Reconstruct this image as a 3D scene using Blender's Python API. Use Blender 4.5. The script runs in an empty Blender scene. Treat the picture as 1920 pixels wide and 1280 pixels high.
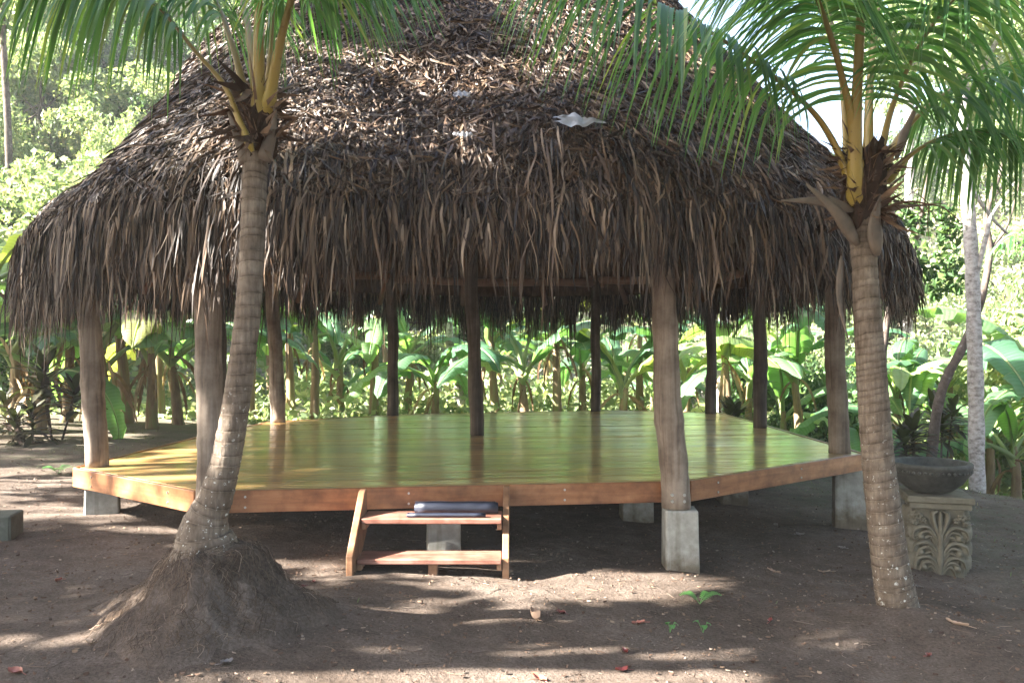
import bpy, math, random
import numpy as np
from mathutils import Vector, Matrix

# ------------------------------------------------------------------ camera, sky, sun, exposure
scene = bpy.context.scene
col = scene.collection
CAM_Z = 1.75
cam_d = bpy.data.cameras.new('camera')
cam_d.sensor_width = 36.0
cam_d.lens = 30.0
cam_d.clip_start = 0.05
cam_d.clip_end = 2000
cam = bpy.data.objects.new('camera', cam_d)
col.objects.link(cam)
cam.location = (0, 0, CAM_Z)
cam.rotation_euler = (math.radians(90.1), 0, 0)
scene.camera = cam

TO_SUN = Vector((-0.80, -0.22, 0.56)).normalized()
SUN_EL = math.asin(TO_SUN.z)
SUN_ROT = math.atan2(TO_SUN.x, TO_SUN.y)
world = bpy.data.worlds.new('World')
scene.world = world
world.use_nodes = True
wn = world.node_tree
bg = wn.nodes['Background']
sky = wn.nodes.new('ShaderNodeTexSky')
sky.sky_type = 'NISHITA'
sky.sun_disc = False
sky.sun_elevation = SUN_EL
sky.sun_rotation = SUN_ROT
sky.air_density = 1.0
sky.dust_density = 3.0
sky.ozone_density = 1.0
wn.links.new(sky.outputs[0], bg.inputs[0])
bg.inputs[1].default_value = 0.05
sun_d = bpy.data.lights.new('sun', 'SUN')
sun_d.energy = 5.0
sun_d.angle = math.radians(0.55)
sun_d.color = (1.0, 0.95, 0.87)
sun = bpy.data.objects.new('sun', sun_d)
col.objects.link(sun)
sun.location = (-20, -16, 20)
sun.rotation_euler = TO_SUN.to_track_quat('Z', 'Y').to_euler()
vs = scene.view_settings
vs.view_transform = 'Standard'
vs.look = 'None'
vs.gamma = 1.0
vs.use_curve_mapping = False
vs.exposure = 3.8
HAZE = 0.0008
scene.cycles.max_bounces = 8
scene.cycles.transmission_bounces = 6
scene.cycles.transparent_max_bounces = 8
scene.cycles.sample_clamp_indirect = 6.0

rng = np.random.default_rng(7)
NUM = ['first', 'second', 'third', 'fourth', 'fifth', 'sixth', 'seventh', 'eighth', 'ninth', 'tenth']
random.seed(7)
F_PX = 1600.0


def P(px, py, d):
    """A point at depth d seen at a place of the photograph (used when reading off real positions)."""
    return np.array([(px - 960) * d / F_PX, d, CAM_Z - (py - 643) * d / F_PX])


# ------------------------------------------------------------------ mesh helpers
def mesh_np(name, V, F, mats, smooth=True, uv=None, attrs=None, midx=None):
    V = np.asarray(V, dtype=np.float32).reshape(-1, 3)
    me = bpy.data.meshes.new(name)
    Fs = F if isinstance(F, list) else [F]
    Fs = [np.asarray(f, dtype=np.int32) for f in Fs if len(f)]
    me.vertices.add(len(V))
    me.vertices.foreach_set('co', V.ravel())
    nl = sum(f.size for f in Fs)
    npol = sum(len(f) for f in Fs)
    me.loops.add(nl)
    me.loops.foreach_set('vertex_index', np.concatenate([f.ravel() for f in Fs]))
    me.polygons.add(npol)
    st = []
    o = 0
    for f in Fs:
        k = f.shape[1]
        st.append(o + np.arange(len(f)) * k)
        o += f.size
    me.polygons.foreach_set('loop_start', np.concatenate(st).astype(np.int32))
    me.polygons.foreach_set('use_smooth', np.full(npol, smooth, dtype=bool))
    if midx is not None:
        me.polygons.foreach_set('material_index', np.asarray(midx, dtype=np.int32))
    me.update(calc_edges=True)
    if attrs:
        for k, a in attrs.items():
            at = me.attributes.new(k, 'FLOAT', 'POINT')
            at.data.foreach_set('value', np.asarray(a, dtype=np.float32))
    for m in (mats if isinstance(mats, (list, tuple)) else [mats]):
        me.materials.append(m)
    return me


class MB:
    """Collects pieces of one part."""
    def __init__(self):
        self.V = []; self.Q = []; self.T = []; self.n = 0; self.A = []

    def add(self, V, F, a=None):
        V = np.asarray(V, dtype=np.float32).reshape(-1, 3)
        for f in (F if isinstance(F, list) else [F]):
            f = np.asarray(f, dtype=np.int32)
            if not len(f):
                continue
            (self.Q if f.shape[1] == 4 else self.T).append(f + self.n)
        self.V.append(V)
        self.A.append(np.zeros(len(V)) if a is None else np.asarray(a))
        self.n += len(V)
        return self

    def mesh(self, name, mat, smooth=True, attr=None):
        V = np.concatenate(self.V)
        Fs = []
        if self.Q: Fs.append(np.concatenate(self.Q))
        if self.T: Fs.append(np.concatenate(self.T))
        return mesh_np(name, V, Fs, mat, smooth, attrs={attr: np.concatenate(self.A)} if attr else None)

    def build(self, name, mat, parent=None, smooth=True, attr=None):
        return obj(name, self.mesh(name, mat, smooth, attr), parent)


def obj(name, me, parent=None, loc=None, rot=None):
    o = bpy.data.objects.new(name, me)
    col.objects.link(o)
    if parent is not None:
        o.parent = parent
    if loc is not None:
        o.location = loc
    if rot is not None:
        o.rotation_euler = rot
    return o


def tag(o, label=None, cat=None, group=None, kind=None):
    if label: o['label'] = label
    if cat: o['category'] = cat
    if group: o['group'] = group
    if kind: o['kind'] = kind
    return o


def thing(name, label, cat, loc=(0, 0, 0), group=None, rz=0.0):
    o = obj(name, None, None, loc, (0, 0, rz))
    o.empty_display_size = 0.1
    return tag(o, label, cat, group)


def nrm(a):
    a = np.asarray(a, dtype=float)
    return a / (np.linalg.norm(a, axis=-1, keepdims=True) + 1e-12)


def ribbon(C, W, fold=None):
    """C (n,k,3) centre lines, W (n,k,3) half-width vectors, fold (n,k,3) raises the middle."""
    n, k, _ = C.shape
    if fold is None:
        V = np.stack([C - W, C + W], axis=2).reshape(-1, 3)
        m = 2
    else:
        V = np.stack([C - W, C + fold, C + W], axis=2).reshape(-1, 3)
        m = 3
    base = (np.arange(n) * k * m)[:, None, None]
    row = (np.arange(k - 1) * m)[None, :, None]
    cc = np.arange(m - 1)[None, None, :]
    a = base + row + cc
    F = np.stack([a, a + 1, a + 1 + m, a + m], axis=-1).reshape(-1, 4)
    return V, F


def catmull(pts, n):
    p = np.asarray(pts, dtype=float)
    p = np.vstack([2 * p[0] - p[1], p, 2 * p[-1] - p[-2]])
    m = len(p) - 3
    t = np.linspace(0, m - 1e-6, n)
    i = t.astype(int)
    u = (t - i)[:, None]
    a, b, c, d = p[i], p[i + 1], p[i + 2], p[i + 3]
    return 0.5 * ((2 * b) + (-a + c) * u + (2 * a - 5 * b + 4 * c - d) * u ** 2 + (-a + 3 * b - 3 * c + d) * u ** 3)


def frames(path, up=(0.03, 0.02, 1)):
    path = np.asarray(path, dtype=float)
    T = nrm(np.gradient(path, axis=0))
    up = np.asarray(up, dtype=float)
    N = np.zeros_like(path)
    v = up - T[0] * (up @ T[0])
    if np.linalg.norm(v) < 0.1:
        v = np.array([1.0, 0, 0]) - T[0] * T[0][0]
    v = v / np.linalg.norm(v)
    for i in range(len(path)):
        v = v - T[i] * (v @ T[i])
        v = v / (np.linalg.norm(v) + 1e-9)
        N[i] = v
    return T, N, np.cross(T, N)


def tube(path, rad, seg=10, cap=True, up=(0.03, 0.02, 1), rough=0.0, flat=1.0, r=None):
    path = np.asarray(path, dtype=float)
    k = len(path)
    rad = np.broadcast_to(np.asarray(rad, dtype=float), (k,))
    T, N, B = frames(path, up)
    a = np.linspace(0, 2 * np.pi, seg, endpoint=False)
    R = rad[:, None] * np.ones((k, seg))
    if rough:
        R = R * (1 + rough * (r or rng).normal(size=(k, seg)))
    V = path[:, None, :] + R[..., None] * (np.cos(a)[None, :, None] * N[:, None, :] * flat + np.sin(a)[None, :, None] * B[:, None, :])
    V = V.reshape(-1, 3)
    i = np.arange(k - 1)[:, None] * seg
    j = np.arange(seg)[None, :]
    jn = (j + 1) % seg
    Fq = np.stack([i + j, i + jn, i + seg + jn, i + seg + j], axis=-1).reshape(-1, 4)
    if not cap:
        return V, Fq
    V = np.vstack([V, path[:1], path[-1:]])
    n0 = k * seg
    jj = np.arange(seg); jjn = (jj + 1) % seg
    F0 = np.stack([np.full(seg, n0), jjn, jj], axis=-1)
    F1 = np.stack([np.full(seg, n0 + 1), (k - 1) * seg + jj, (k - 1) * seg + jjn], axis=-1)
    return V, [Fq, np.vstack([F0, F1])]


def box(x0, x1, y0, y1, z0, z1, bev=0.0):
    """Box with chamfered edges (every edge cut at bev)."""
    if bev <= 0:
        V = np.array([[x, y, z] for z in (z0, z1) for y in (y0, y1) for x in (x0, x1)], dtype=float)
        F = np.array([[0, 2, 3, 1], [4, 5, 7, 6], [0, 1, 5, 4], [2, 6, 7, 3], [0, 4, 6, 2], [1, 3, 7, 5]])
        return V, F
    c = np.array([(x0 + x1) / 2, (y0 + y1) / 2, (z0 + z1) / 2])
    h = np.array([(x1 - x0) / 2, (y1 - y0) / 2, (z1 - z0) / 2])
    V = []; idx = {}
    for sx in (-1, 1):
        for sy in (-1, 1):
            for sz in (-1, 1):
                for ax in range(3):
                    p = np.array([sx, sy, sz]) * (h - bev)
                    p[ax] = (sx, sy, sz)[ax] * h[ax]
                    idx[(sx, sy, sz, ax)] = len(V)
                    V.append(c + p)
    Q = []; T = []
    S = (-1, 1)
    for ax in range(3):
        o = [i for i in range(3) if i != ax]
        for s in S:
            f = []
            for (u, v) in ((-1, -1), (1, -1), (1, 1), (-1, 1)):
                k = [0, 0, 0]; k[ax] = s; k[o[0]] = u; k[o[1]] = v
                f.append(idx[(*k, ax)])
            if (s > 0) == (ax == 1):
                f = f[::-1]
            Q.append(f)
        for u in S:
            for v in S:
                ks = []
                for w in S:
                    k = [0, 0, 0]; k[ax] = w; k[o[0]] = u; k[o[1]] = v
                    ks.append(tuple(k))
                Q.append([idx[(*ks[0], o[0])], idx[(*ks[1], o[0])], idx[(*ks[1], o[1])], idx[(*ks[0], o[1])]])
    for sx in S:
        for sy in S:
            for sz in S:
                T.append([idx[(sx, sy, sz, a)] for a in range(3)])
    return np.array(V), [np.array(Q), np.array(T)]


def revolve(prof, seg=40):
    """prof list of (r,z)."""
    p = np.asarray(prof, dtype=float)
    a = np.linspace(0, 2 * np.pi, seg, endpoint=False)
    V = np.stack([p[:, 0][:, None] * np.cos(a), p[:, 0][:, None] * np.sin(a), np.repeat(p[:, 1][:, None], seg, 1)], axis=-1).reshape(-1, 3)
    k = len(p)
    i = np.arange(k - 1)[:, None] * seg
    j = np.arange(seg)[None, :]
    jn = (j + 1) % seg
    return V, np.stack([i + j, i + jn, i + seg + jn, i + seg + j], axis=-1).reshape(-1, 4)


class SinNoise:
    def __init__(self, seed, dim, freq, n=14):
        r = np.random.default_rng(seed)
        self.k = nrm(r.normal(size=(n, dim))) * freq * r.uniform(0.5, 1.6, size=(n, 1))
        self.p = r.uniform(0, 6.28, n)
        self.n = n

    def __call__(self, X):
        return np.sin(np.asarray(X) @ self.k.T + self.p).sum(-1) / math.sqrt(self.n / 2) * 0.7


# ------------------------------------------------------------------ materials
MAT = {}


def new_mat(name):
    m = bpy.data.materials.new(name)
    m.use_nodes = True
    nt = m.node_tree
    b = nt.nodes['Principled BSDF']
    MAT[name] = m
    return m, nt, b


def ramp(nt, src, stops, interp='LINEAR'):
    r = nt.nodes.new('ShaderNodeValToRGB')
    r.color_ramp.interpolation = interp
    e = r.color_ramp.elements
    while len(e) < len(stops):
        e.new(0.5)
    for i, (p, c) in enumerate(stops):
        e[i].position = p
        e[i].color = (*c, 1)
    nt.links.new(src, r.inputs[0])
    return r.outputs[0]


def noise(nt, scale, detail=4, rough=0.55, vec=None, out='Fac', dist=0.0):
    n = nt.nodes.new('ShaderNodeTexNoise')
    n.inputs['Scale'].default_value = scale
    n.inputs['Detail'].default_value = detail
    n.inputs['Roughness'].default_value = rough
    n.inputs['Distortion'].default_value = dist
    if vec is not None:
        nt.links.new(vec, n.inputs['Vector'])
    return n.outputs[out]


def mapping(nt, scale=(1, 1, 1), kind='Object', rot=(0, 0, 0)):
    tc = nt.nodes.new('ShaderNodeTexCoord')
    mp = nt.nodes.new('ShaderNodeMapping')
    mp.inputs['Scale'].default_value = scale
    mp.inputs['Rotation'].default_value = rot
    nt.links.new(tc.outputs[kind], mp.inputs[0])
    return mp.outputs[0]


def mix(nt, a, b, fac, mode='MIX'):
    m = nt.nodes.new('ShaderNodeMix')
    m.data_type = 'RGBA'
    m.blend_type = mode
    for s, v in ((m.inputs[6], a), (m.inputs[7], b), (m.inputs[0], fac)):
        if isinstance(v, bpy.types.NodeSocket):
            nt.links.new(v, s)
        elif isinstance(v, tuple):
            s.default_value = (*v, 1)
        else:
            s.default_value = v
    return m.outputs[2]


def math_n(nt, op, a, b=None):
    m = nt.nodes.new('ShaderNodeMath')
    m.operation = op
    for s, v in zip(m.inputs, (a, b)):
        if v is None: continue
        if isinstance(v, bpy.types.NodeSocket):
            nt.links.new(v, s)
        else:
            s.default_value = v
    return m.outputs[0]


def bump(nt, b, h, strength=0.4, dist=0.02):
    n = nt.nodes.new('ShaderNodeBump')
    n.inputs['Strength'].default_value = strength
    n.inputs['Distance'].default_value = dist
    nt.links.new(h, n.inputs['Height'])
    nt.links.new(n.outputs[0], b.inputs['Normal'])
    return n


def island(nt):
    g = nt.nodes.new('ShaderNodeNewGeometry')
    return g.outputs['Random Per Island']


def obj_rand(nt):
    g = nt.nodes.new('ShaderNodeObjectInfo')
    return g.outputs['Random']


def translucent(nt, b, colour, fac):
    t = nt.nodes.new('ShaderNodeBsdfTranslucent')
    if isinstance(colour, tuple):
        t.inputs[0].default_value = (*colour, 1)
    else:
        nt.links.new(colour, t.inputs[0])
    m = nt.nodes.new('ShaderNodeMixShader')
    m.inputs[0].default_value = fac
    nt.links.new(b.outputs[0], m.inputs[1])
    nt.links.new(t.outputs[0], m.inputs[2])
    out = nt.nodes['Material Output']
    nt.links.new(m.outputs[0], out.inputs[0])


def setv(b, **k):
    names = {'rough': 'Roughness', 'spec': 'Specular IOR Level', 'coat': 'Coat Weight', 'coatr': 'Coat Roughness', 'metal': 'Metallic', 'sheen': 'Sheen Weight'}
    for a, v in k.items():
        b.inputs[names[a]].default_value = v


def leafy(name, stops, trans, rough=0.5, spec=0.4, per='island', tmul=(1.25, 1.25, 0.7), nscale=0.0):
    m, nt, b = new_mat(name)
    src = island(nt) if per == 'island' else (obj_rand(nt) if per == 'object' else None)
    if per == 'both':
        src = math_n(nt, 'FRACT', math_n(nt, 'ADD', island(nt), obj_rand(nt)))
    c = ramp(nt, src, stops)
    if nscale:
        nz = noise(nt, nscale, 3, vec=mapping(nt))
        c = mix(nt, c, ramp(nt, nz, [(0.25, (0.55, 0.55, 0.5)), (0.75, (1.35, 1.3, 1.2))]), 1.0, 'MULTIPLY')
    nt.links.new(c, b.inputs['Base Color'])
    setv(b, rough=rough, spec=spec)
    if trans:
        tc = mix(nt, c, tmul, 1.0, 'MULTIPLY')
        translucent(nt, b, tc, trans)
    return m


# thatch: dry palm leaf strips, each strip with its own tone
def thatch_mat(name, per):
    m, nt, b = new_mat(name)
    if per == 'island':
        s = island(nt)
    else:
        s = obj_rand(nt)
    c = ramp(nt, s, [(0.0, (0.009, 0.0052, 0.003)), (0.35, (0.029, 0.0165, 0.0092)), (0.6, (0.062, 0.037, 0.0215)), (0.84, (0.112, 0.073, 0.044)), (0.965, (0.17, 0.122, 0.08)), (1.0, (0.24, 0.19, 0.145))])
    nz = noise(nt, 9.0, 4, vec=mapping(nt, (1, 1, 0.5)))
    c = mix(nt, c, ramp(nt, nz, [(0.3, (0.62, 0.6, 0.6)), (0.7, (1.2, 1.15, 1.1))]), 1.0, 'MULTIPLY')
    nt.links.new(c, b.inputs['Base Color'])
    setv(b, rough=0.5, spec=0.3)
    return m


thatch_mat('thatch', 'island')
thatch_mat('thatch_piece', 'object')

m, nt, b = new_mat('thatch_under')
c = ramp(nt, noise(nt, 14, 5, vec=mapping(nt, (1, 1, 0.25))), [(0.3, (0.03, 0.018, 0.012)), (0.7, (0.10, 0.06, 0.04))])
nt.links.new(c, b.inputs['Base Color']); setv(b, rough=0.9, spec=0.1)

leafy('palm_leaflet', [(0, (0.0455, 0.1235, 0.0455)), (0.5, (0.078, 0.1755, 0.0585)), (0.85, (0.117, 0.221, 0.0715)), (1, (0.208, 0.247, 0.078))], 0.48, rough=0.33, spec=0.6, per='both', tmul=(1.5, 1.7, 0.7))
leafy('banana_leaf', [(0, (0.065, 0.155, 0.095)), (0.5, (0.115, 0.225, 0.125)), (0.85, (0.2, 0.32, 0.15)), (1, (0.34, 0.37, 0.14))], 0.5, rough=0.36, spec=0.6, per='object', tmul=(1.5, 1.6, 0.55), nscale=2.5)
nt = MAT['banana_leaf'].node_tree
b = nt.nodes['Principled BSDF']
at = nt.nodes.new('ShaderNodeAttribute'); at.attribute_name = 'along'
src = b.inputs['Base Color'].links[0].from_socket
vein = math_n(nt, 'SINE', math_n(nt, 'MULTIPLY', at.outputs['Fac'], 260.0))
c = mix(nt, src, ramp(nt, math_n(nt, 'ADD', math_n(nt, 'MULTIPLY', vein, 0.5), 0.5), [(0.0, (0.72, 0.78, 0.72)), (0.5, (1, 1, 1)), (1.0, (1.12, 1.1, 1.15))]), 1.0, 'MULTIPLY')
c = mix(nt, c, (0.30, 0.36, 0.16), math_n(nt, 'GREATER_THAN', at.outputs['Fac'], 1.5))
nt.links.new(c, b.inputs['Base Color'])
leafy('banana_dead', [(0, (0.13, 0.075, 0.045)), (0.6, (0.26, 0.18, 0.11)), (1, (0.42, 0.33, 0.22))], 0.15, rough=0.8, spec=0.2, per='object', nscale=5)
leafy('bush_leaf_pale', [(0, (0.11, 0.17, 0.075)), (0.5, (0.20, 0.26, 0.13)), (0.85, (0.29, 0.34, 0.19)), (1, (0.38, 0.35, 0.2))], 0.45, per='island', rough=0.5, spec=0.4)
leafy('bush_leaf_deep', [(0, (0.03, 0.07, 0.022)), (0.6, (0.06, 0.12, 0.035)), (1, (0.12, 0.18, 0.05))], 0.3, per='island', rough=0.5, spec=0.35)
leafy('cordyline_leaf', [(0, (0.028, 0.016, 0.0144)), (0.5, (0.04, 0.044, 0.02)), (1, (0.06, 0.08, 0.024))], 0.2, per='island', rough=0.4)
leafy('grass_blade', [(0, (0.06, 0.09, 0.03)), (0.6, (0.11, 0.15, 0.05)), (1, (0.22, 0.19, 0.09))], 0.25, per='island', rough=0.6)
leafy('fern_leaf', [(0, (0.07, 0.2, 0.05)), (1, (0.11, 0.26, 0.07))], 0.3, per='island')
leafy('dry_debris', [(0, (0.04125, 0.024, 0.0165)), (0.5, (0.0975, 0.06, 0.04125)), (0.85, (0.165, 0.1125, 0.075)), (1, (0.27, 0.2175, 0.1725))], 0, per='island', rough=0.85, spec=0.2)
leafy('root_fibre', [(0, (0.03, 0.02, 0.013)), (0.6, (0.085, 0.057, 0.039)), (0.9, (0.15, 0.11, 0.078)), (1, (0.24, 0.18, 0.135))], 0, per='island', rough=0.9, spec=0.15)
leafy('soil_crumb', [(0, (0.0525, 0.036, 0.027)), (0.7, (0.105, 0.075, 0.0585)), (1, (0.21, 0.1725, 0.1425))], 0, per='island', rough=0.95, spec=0.1)

m, nt, b = new_mat('red_leaf')
c = ramp(nt, obj_rand(nt), [(0, (0.10, 0.018, 0.016)), (0.5, (0.2, 0.04, 0.03)), (1, (0.26, 0.09, 0.06))])
nt.links.new(c, b.inputs['Base Color']); setv(b, rough=0.35, spec=0.5)
m, nt, b = new_mat('tan_leaf')
c = ramp(nt, obj_rand(nt), [(0, (0.2, 0.13, 0.09)), (1, (0.42, 0.31, 0.23))])
nt.links.new(c, b.inputs['Base Color']); setv(b, rough=0.7, spec=0.3)
m, nt, b = new_mat('grey_leaf')
c = ramp(nt, obj_rand(nt), [(0, (0.10, 0.085, 0.08)), (1, (0.33, 0.28, 0.27))])
nt.links.new(c, b.inputs['Base Color']); setv(b, rough=0.5, spec=0.5)

# palm trunk with leaf-scar rings (ring = 0..1 within one internode)
m, nt, b = new_mat('palm_trunk')
at = nt.nodes.new('ShaderNodeAttribute'); at.attribute_name = 'ring'
ringf = math_n(nt, 'ADD', at.outputs['Fac'], math_n(nt, 'MULTIPLY', math_n(nt, 'SUBTRACT', noise(nt, 14, 4, 0.6, vec=mapping(nt)), 0.5), 0.55))
v = mapping(nt, (1, 1, 0.6))
base = ramp(nt, noise(nt, 11, 6, 0.65, vec=v), [(0.28, (0.07462, 0.05625, 0.04133)), (0.5, (0.1378, 0.1091, 0.08323)), (0.72, (0.2066, 0.1722, 0.1378))])
fib = noise(nt, 60, 3, vec=mapping(nt, (1, 1, 0.12)))
base = mix(nt, base, ramp(nt, fib, [(0.3, (0.7, 0.7, 0.7)), (0.7, (1.15, 1.15, 1.15))]), 1.0, 'MULTIPLY')
base = mix(nt, base, ramp(nt, ringf, [(0.0, (0.5, 0.46, 0.42)), (0.10, (0.85, 0.82, 0.8)), (0.4, (1.05, 1.05, 1.05)), (0.8, (1.12, 1.1, 1.08)), (0.95, (0.75, 0.7, 0.66)), (1.0, (0.5, 0.46, 0.42))]), 1.0, 'MULTIPLY')
lich = ramp(nt, noise(nt, 34, 4, 0.6, vec=mapping(nt)), [(0.62, (0, 0, 0)), (0.68, (1, 1, 1))])
sep = nt.nodes.new('ShaderNodeSeparateXYZ')
tc = nt.nodes.new('ShaderNodeTexCoord'); nt.links.new(tc.outputs['Object'], sep.inputs[0])
low = nt.nodes.new('ShaderNodeMapRange')
nt.links.new(sep.outputs[2], low.inputs[0])
low.inputs[1].default_value = 1.5; low.inputs[2].default_value = 0.6
lf = math_n(nt, 'MULTIPLY', lich, low.outputs[0])
base = mix(nt, base, (0.5, 0.5, 0.46), lf)
nt.links.new(base, b.inputs['Base Color'])
setv(b, rough=0.85, spec=0.2)
bump(nt, b, math_n(nt, 'ADD', noise(nt, 30, 5, vec=v), math_n(nt, 'MULTIPLY', fib, 0.5)), 0.7, 0.012)

m, nt, b = new_mat('petiole')
at = nt.nodes.new('ShaderNodeAttribute'); at.attribute_name = 'along'
c = ramp(nt, at.outputs['Fac'], [(0.0, (0.26, 0.19, 0.03)), (0.15, (0.23, 0.155, 0.03)), (0.4, (0.145, 0.115, 0.035)), (1.0, (0.09, 0.13, 0.035))])
sp = ramp(nt, noise(nt, 26, 5, 0.7, vec=mapping(nt)), [(0.60, (1, 1, 1)), (0.74, (0.35, 0.22, 0.12))])
c = mix(nt, c, sp, 1.0, 'MULTIPLY')
nt.links.new(c, b.inputs['Base Color']); setv(b, rough=0.4, spec=0.5)

leafy('husk_fibre', [(0, (0.035, 0.022, 0.016)), (0.5, (0.09, 0.055, 0.038)), (1, (0.2, 0.14, 0.10))], 0, per='island', rough=0.9, spec=0.15, nscale=22)
leafy('grey_boot', [(0, (0.06, 0.043, 0.032)), (0.7, (0.11, 0.085, 0.068)), (1, (0.17, 0.14, 0.12))], 0, per='island', rough=0.55, spec=0.4, nscale=9)


def wood(name, stops, scale, rough, stretch=(1, 1, 0.06), coat=0.0, coatr=0.1, bstr=0.3, per_obj=0.0, spec=0.4, blotch=None):
    m, nt, b = new_mat(name)
    v = mapping(nt, stretch)
    if per_obj:
        add = nt.nodes.new('ShaderNodeVectorMath'); add.operation = 'ADD'
        comb = nt.nodes.new('ShaderNodeCombineXYZ')
        rr = math_n(nt, 'MULTIPLY', obj_rand(nt), 37.0)
        for i in range(3): nt.links.new(rr, comb.inputs[i])
        nt.links.new(v, add.inputs[0]); nt.links.new(comb.outputs[0], add.inputs[1])
        v = add.outputs[0]
    g = noise(nt, scale, 6, 0.6, vec=v, dist=0.6)
    c = ramp(nt, g, stops)
    if per_obj:
        o = ramp(nt, obj_rand(nt), [(0, (1 - per_obj, 1 - per_obj, 1 - per_obj)), (1, (1 + per_obj, 1 + per_obj, 1 + per_obj))])
        c = mix(nt, c, o, 1.0, 'MULTIPLY')
    if blotch:
        bl = ramp(nt, noise(nt, blotch, 5, 0.65, vec=mapping(nt)), [(0.35, (0.55, 0.5, 0.48)), (0.6, (1.08, 1.08, 1.08))])
        c = mix(nt, c, bl, 1.0, 'MULTIPLY')
    nt.links.new(c, b.inputs['Base Color'])
    setv(b, rough=rough, coat=coat, coatr=coatr, spec=spec)
    bump(nt, b, g, bstr, 0.01)
    return m


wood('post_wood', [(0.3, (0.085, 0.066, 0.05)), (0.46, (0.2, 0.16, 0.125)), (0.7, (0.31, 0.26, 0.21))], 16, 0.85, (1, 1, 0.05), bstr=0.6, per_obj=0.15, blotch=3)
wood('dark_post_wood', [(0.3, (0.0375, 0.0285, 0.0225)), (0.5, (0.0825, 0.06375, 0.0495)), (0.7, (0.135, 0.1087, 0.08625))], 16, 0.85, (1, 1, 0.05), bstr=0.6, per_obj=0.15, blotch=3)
wood('beam_wood', [(0.3, (0.10, 0.05, 0.03)), (0.7, (0.24, 0.13, 0.08))], 10, 0.7, (0.15, 0.15, 0.15), bstr=0.3)
wood('fascia_wood', [(0.25, (0.164, 0.0615, 0.0246)), (0.5, (0.2952, 0.1271, 0.0533)), (0.75, (0.3936, 0.1927, 0.0902))], 15, 0.42, (0.08, 0.08, 1), coat=0.25, coatr=0.3, bstr=0.15, per_obj=0.1, blotch=5)
wood('step_wood', [(0.25, (0.15, 0.072, 0.036)), (0.5, (0.26, 0.14, 0.075)), (0.75, (0.38, 0.225, 0.13))], 20, 0.5, (0.1, 0.3, 0.3), bstr=0.2, per_obj=0.1, blotch=6)
wood('tread_wood', [(0.25, (0.164, 0.0697, 0.0492)), (0.5, (0.246, 0.1148, 0.082)), (0.75, (0.3444, 0.1804, 0.1394))], 20, 0.4, (0.08, 1, 1), bstr=0.2, per_obj=0.08, blotch=6)
m = wood('deck_wood', [(0.25, (0.31, 0.17, 0.06)), (0.5, (0.43, 0.255, 0.095)), (0.75, (0.53, 0.335, 0.14))], 14, 0.3, (0.06, 1, 1), bstr=0.12, per_obj=0.28)
nt = m.node_tree; b = nt.nodes['Principled BSDF']
setv(b, rough=0.35, coat=1.0, coatr=0.16, spec=0.5)
nt.links.new(ramp(nt, noise(nt, 2.2, 5, 0.65, vec=mapping(nt)), [(0.35, (0.12, 0.12, 0.12)), (0.7, (0.27, 0.27, 0.27))]), b.inputs['Coat Roughness'])
cb = nt.nodes.new('ShaderNodeBump'); cb.inputs['Strength'].default_value = 0.22; cb.inputs['Distance'].default_value = 0.02
nt.links.new(noise(nt, 5, 3, vec=mapping(nt, (0.15, 3.0, 1))), cb.inputs['Height'])
nt.links.new(cb.outputs[0], b.inputs['Coat Normal'])

m, nt, b = new_mat('concrete')
c = ramp(nt, noise(nt, 7, 7, 0.65, vec=mapping(nt)), [(0.3, (0.232, 0.2262, 0.1972)), (0.6, (0.3828, 0.377, 0.3422)), (0.8, (0.4872, 0.4756, 0.4408))])
sep = nt.nodes.new('ShaderNodeSeparateXYZ'); tc = nt.nodes.new('ShaderNodeTexCoord'); nt.links.new(tc.outputs['Object'], sep.inputs[0])
spl = math_n(nt, 'ADD', sep.outputs[2], math_n(nt, 'MULTIPLY', noise(nt, 12, 5, 0.7, vec=mapping(nt)), 0.35))
c = mix(nt, c, ramp(nt, spl, [(0.14, (0.5, 0.42, 0.34)), (0.34, (1, 1, 1))]), 1.0, 'MULTIPLY')
str_ = noise(nt, 9, 4, 0.6, vec=mapping(nt, (2, 2, 0.15)))
c = mix(nt, c, ramp(nt, str_, [(0.3, (0.75, 0.74, 0.7)), (0.5, (1, 1, 1))]), 1.0, 'MULTIPLY')
nt.links.new(c, b.inputs['Base Color']); setv(b, rough=0.9, spec=0.2)
bump(nt, b, noise(nt, 60, 4, vec=mapping(nt)), 0.4, 0.006)

m, nt, b = new_mat('shaded_concrete')  # concrete toned dark and greenish; the left block's shade is in this colour
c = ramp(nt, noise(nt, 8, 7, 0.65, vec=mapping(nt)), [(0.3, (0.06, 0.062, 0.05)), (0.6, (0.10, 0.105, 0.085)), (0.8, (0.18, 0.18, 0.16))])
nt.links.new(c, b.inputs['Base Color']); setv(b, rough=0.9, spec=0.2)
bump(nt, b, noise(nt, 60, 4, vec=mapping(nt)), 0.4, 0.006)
m, nt, b = new_mat('carved_stone')
c = ramp(nt, noise(nt, 9, 7, 0.65, vec=mapping(nt)), [(0.3, (0.102, 0.093, 0.069)), (0.6, (0.162, 0.15, 0.114)), (0.8, (0.216, 0.204, 0.162))])
nt.links.new(c, b.inputs['Base Color']); setv(b, rough=0.85, spec=0.25)
bump(nt, b, noise(nt, 70, 4, vec=mapping(nt)), 0.5, 0.006)
m, nt, b = new_mat('dark_stone')
c = ramp(nt, noise(nt, 14, 7, 0.65, vec=mapping(nt)), [(0.3, (0.035, 0.036, 0.033)), (0.65, (0.075, 0.078, 0.07)), (0.8, (0.13, 0.135, 0.12))])
nt.links.new(c, b.inputs['Base Color']); setv(b, rough=0.8, spec=0.3)
bump(nt, b, noise(nt, 90, 4, vec=mapping(nt)), 0.6, 0.006)

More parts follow.
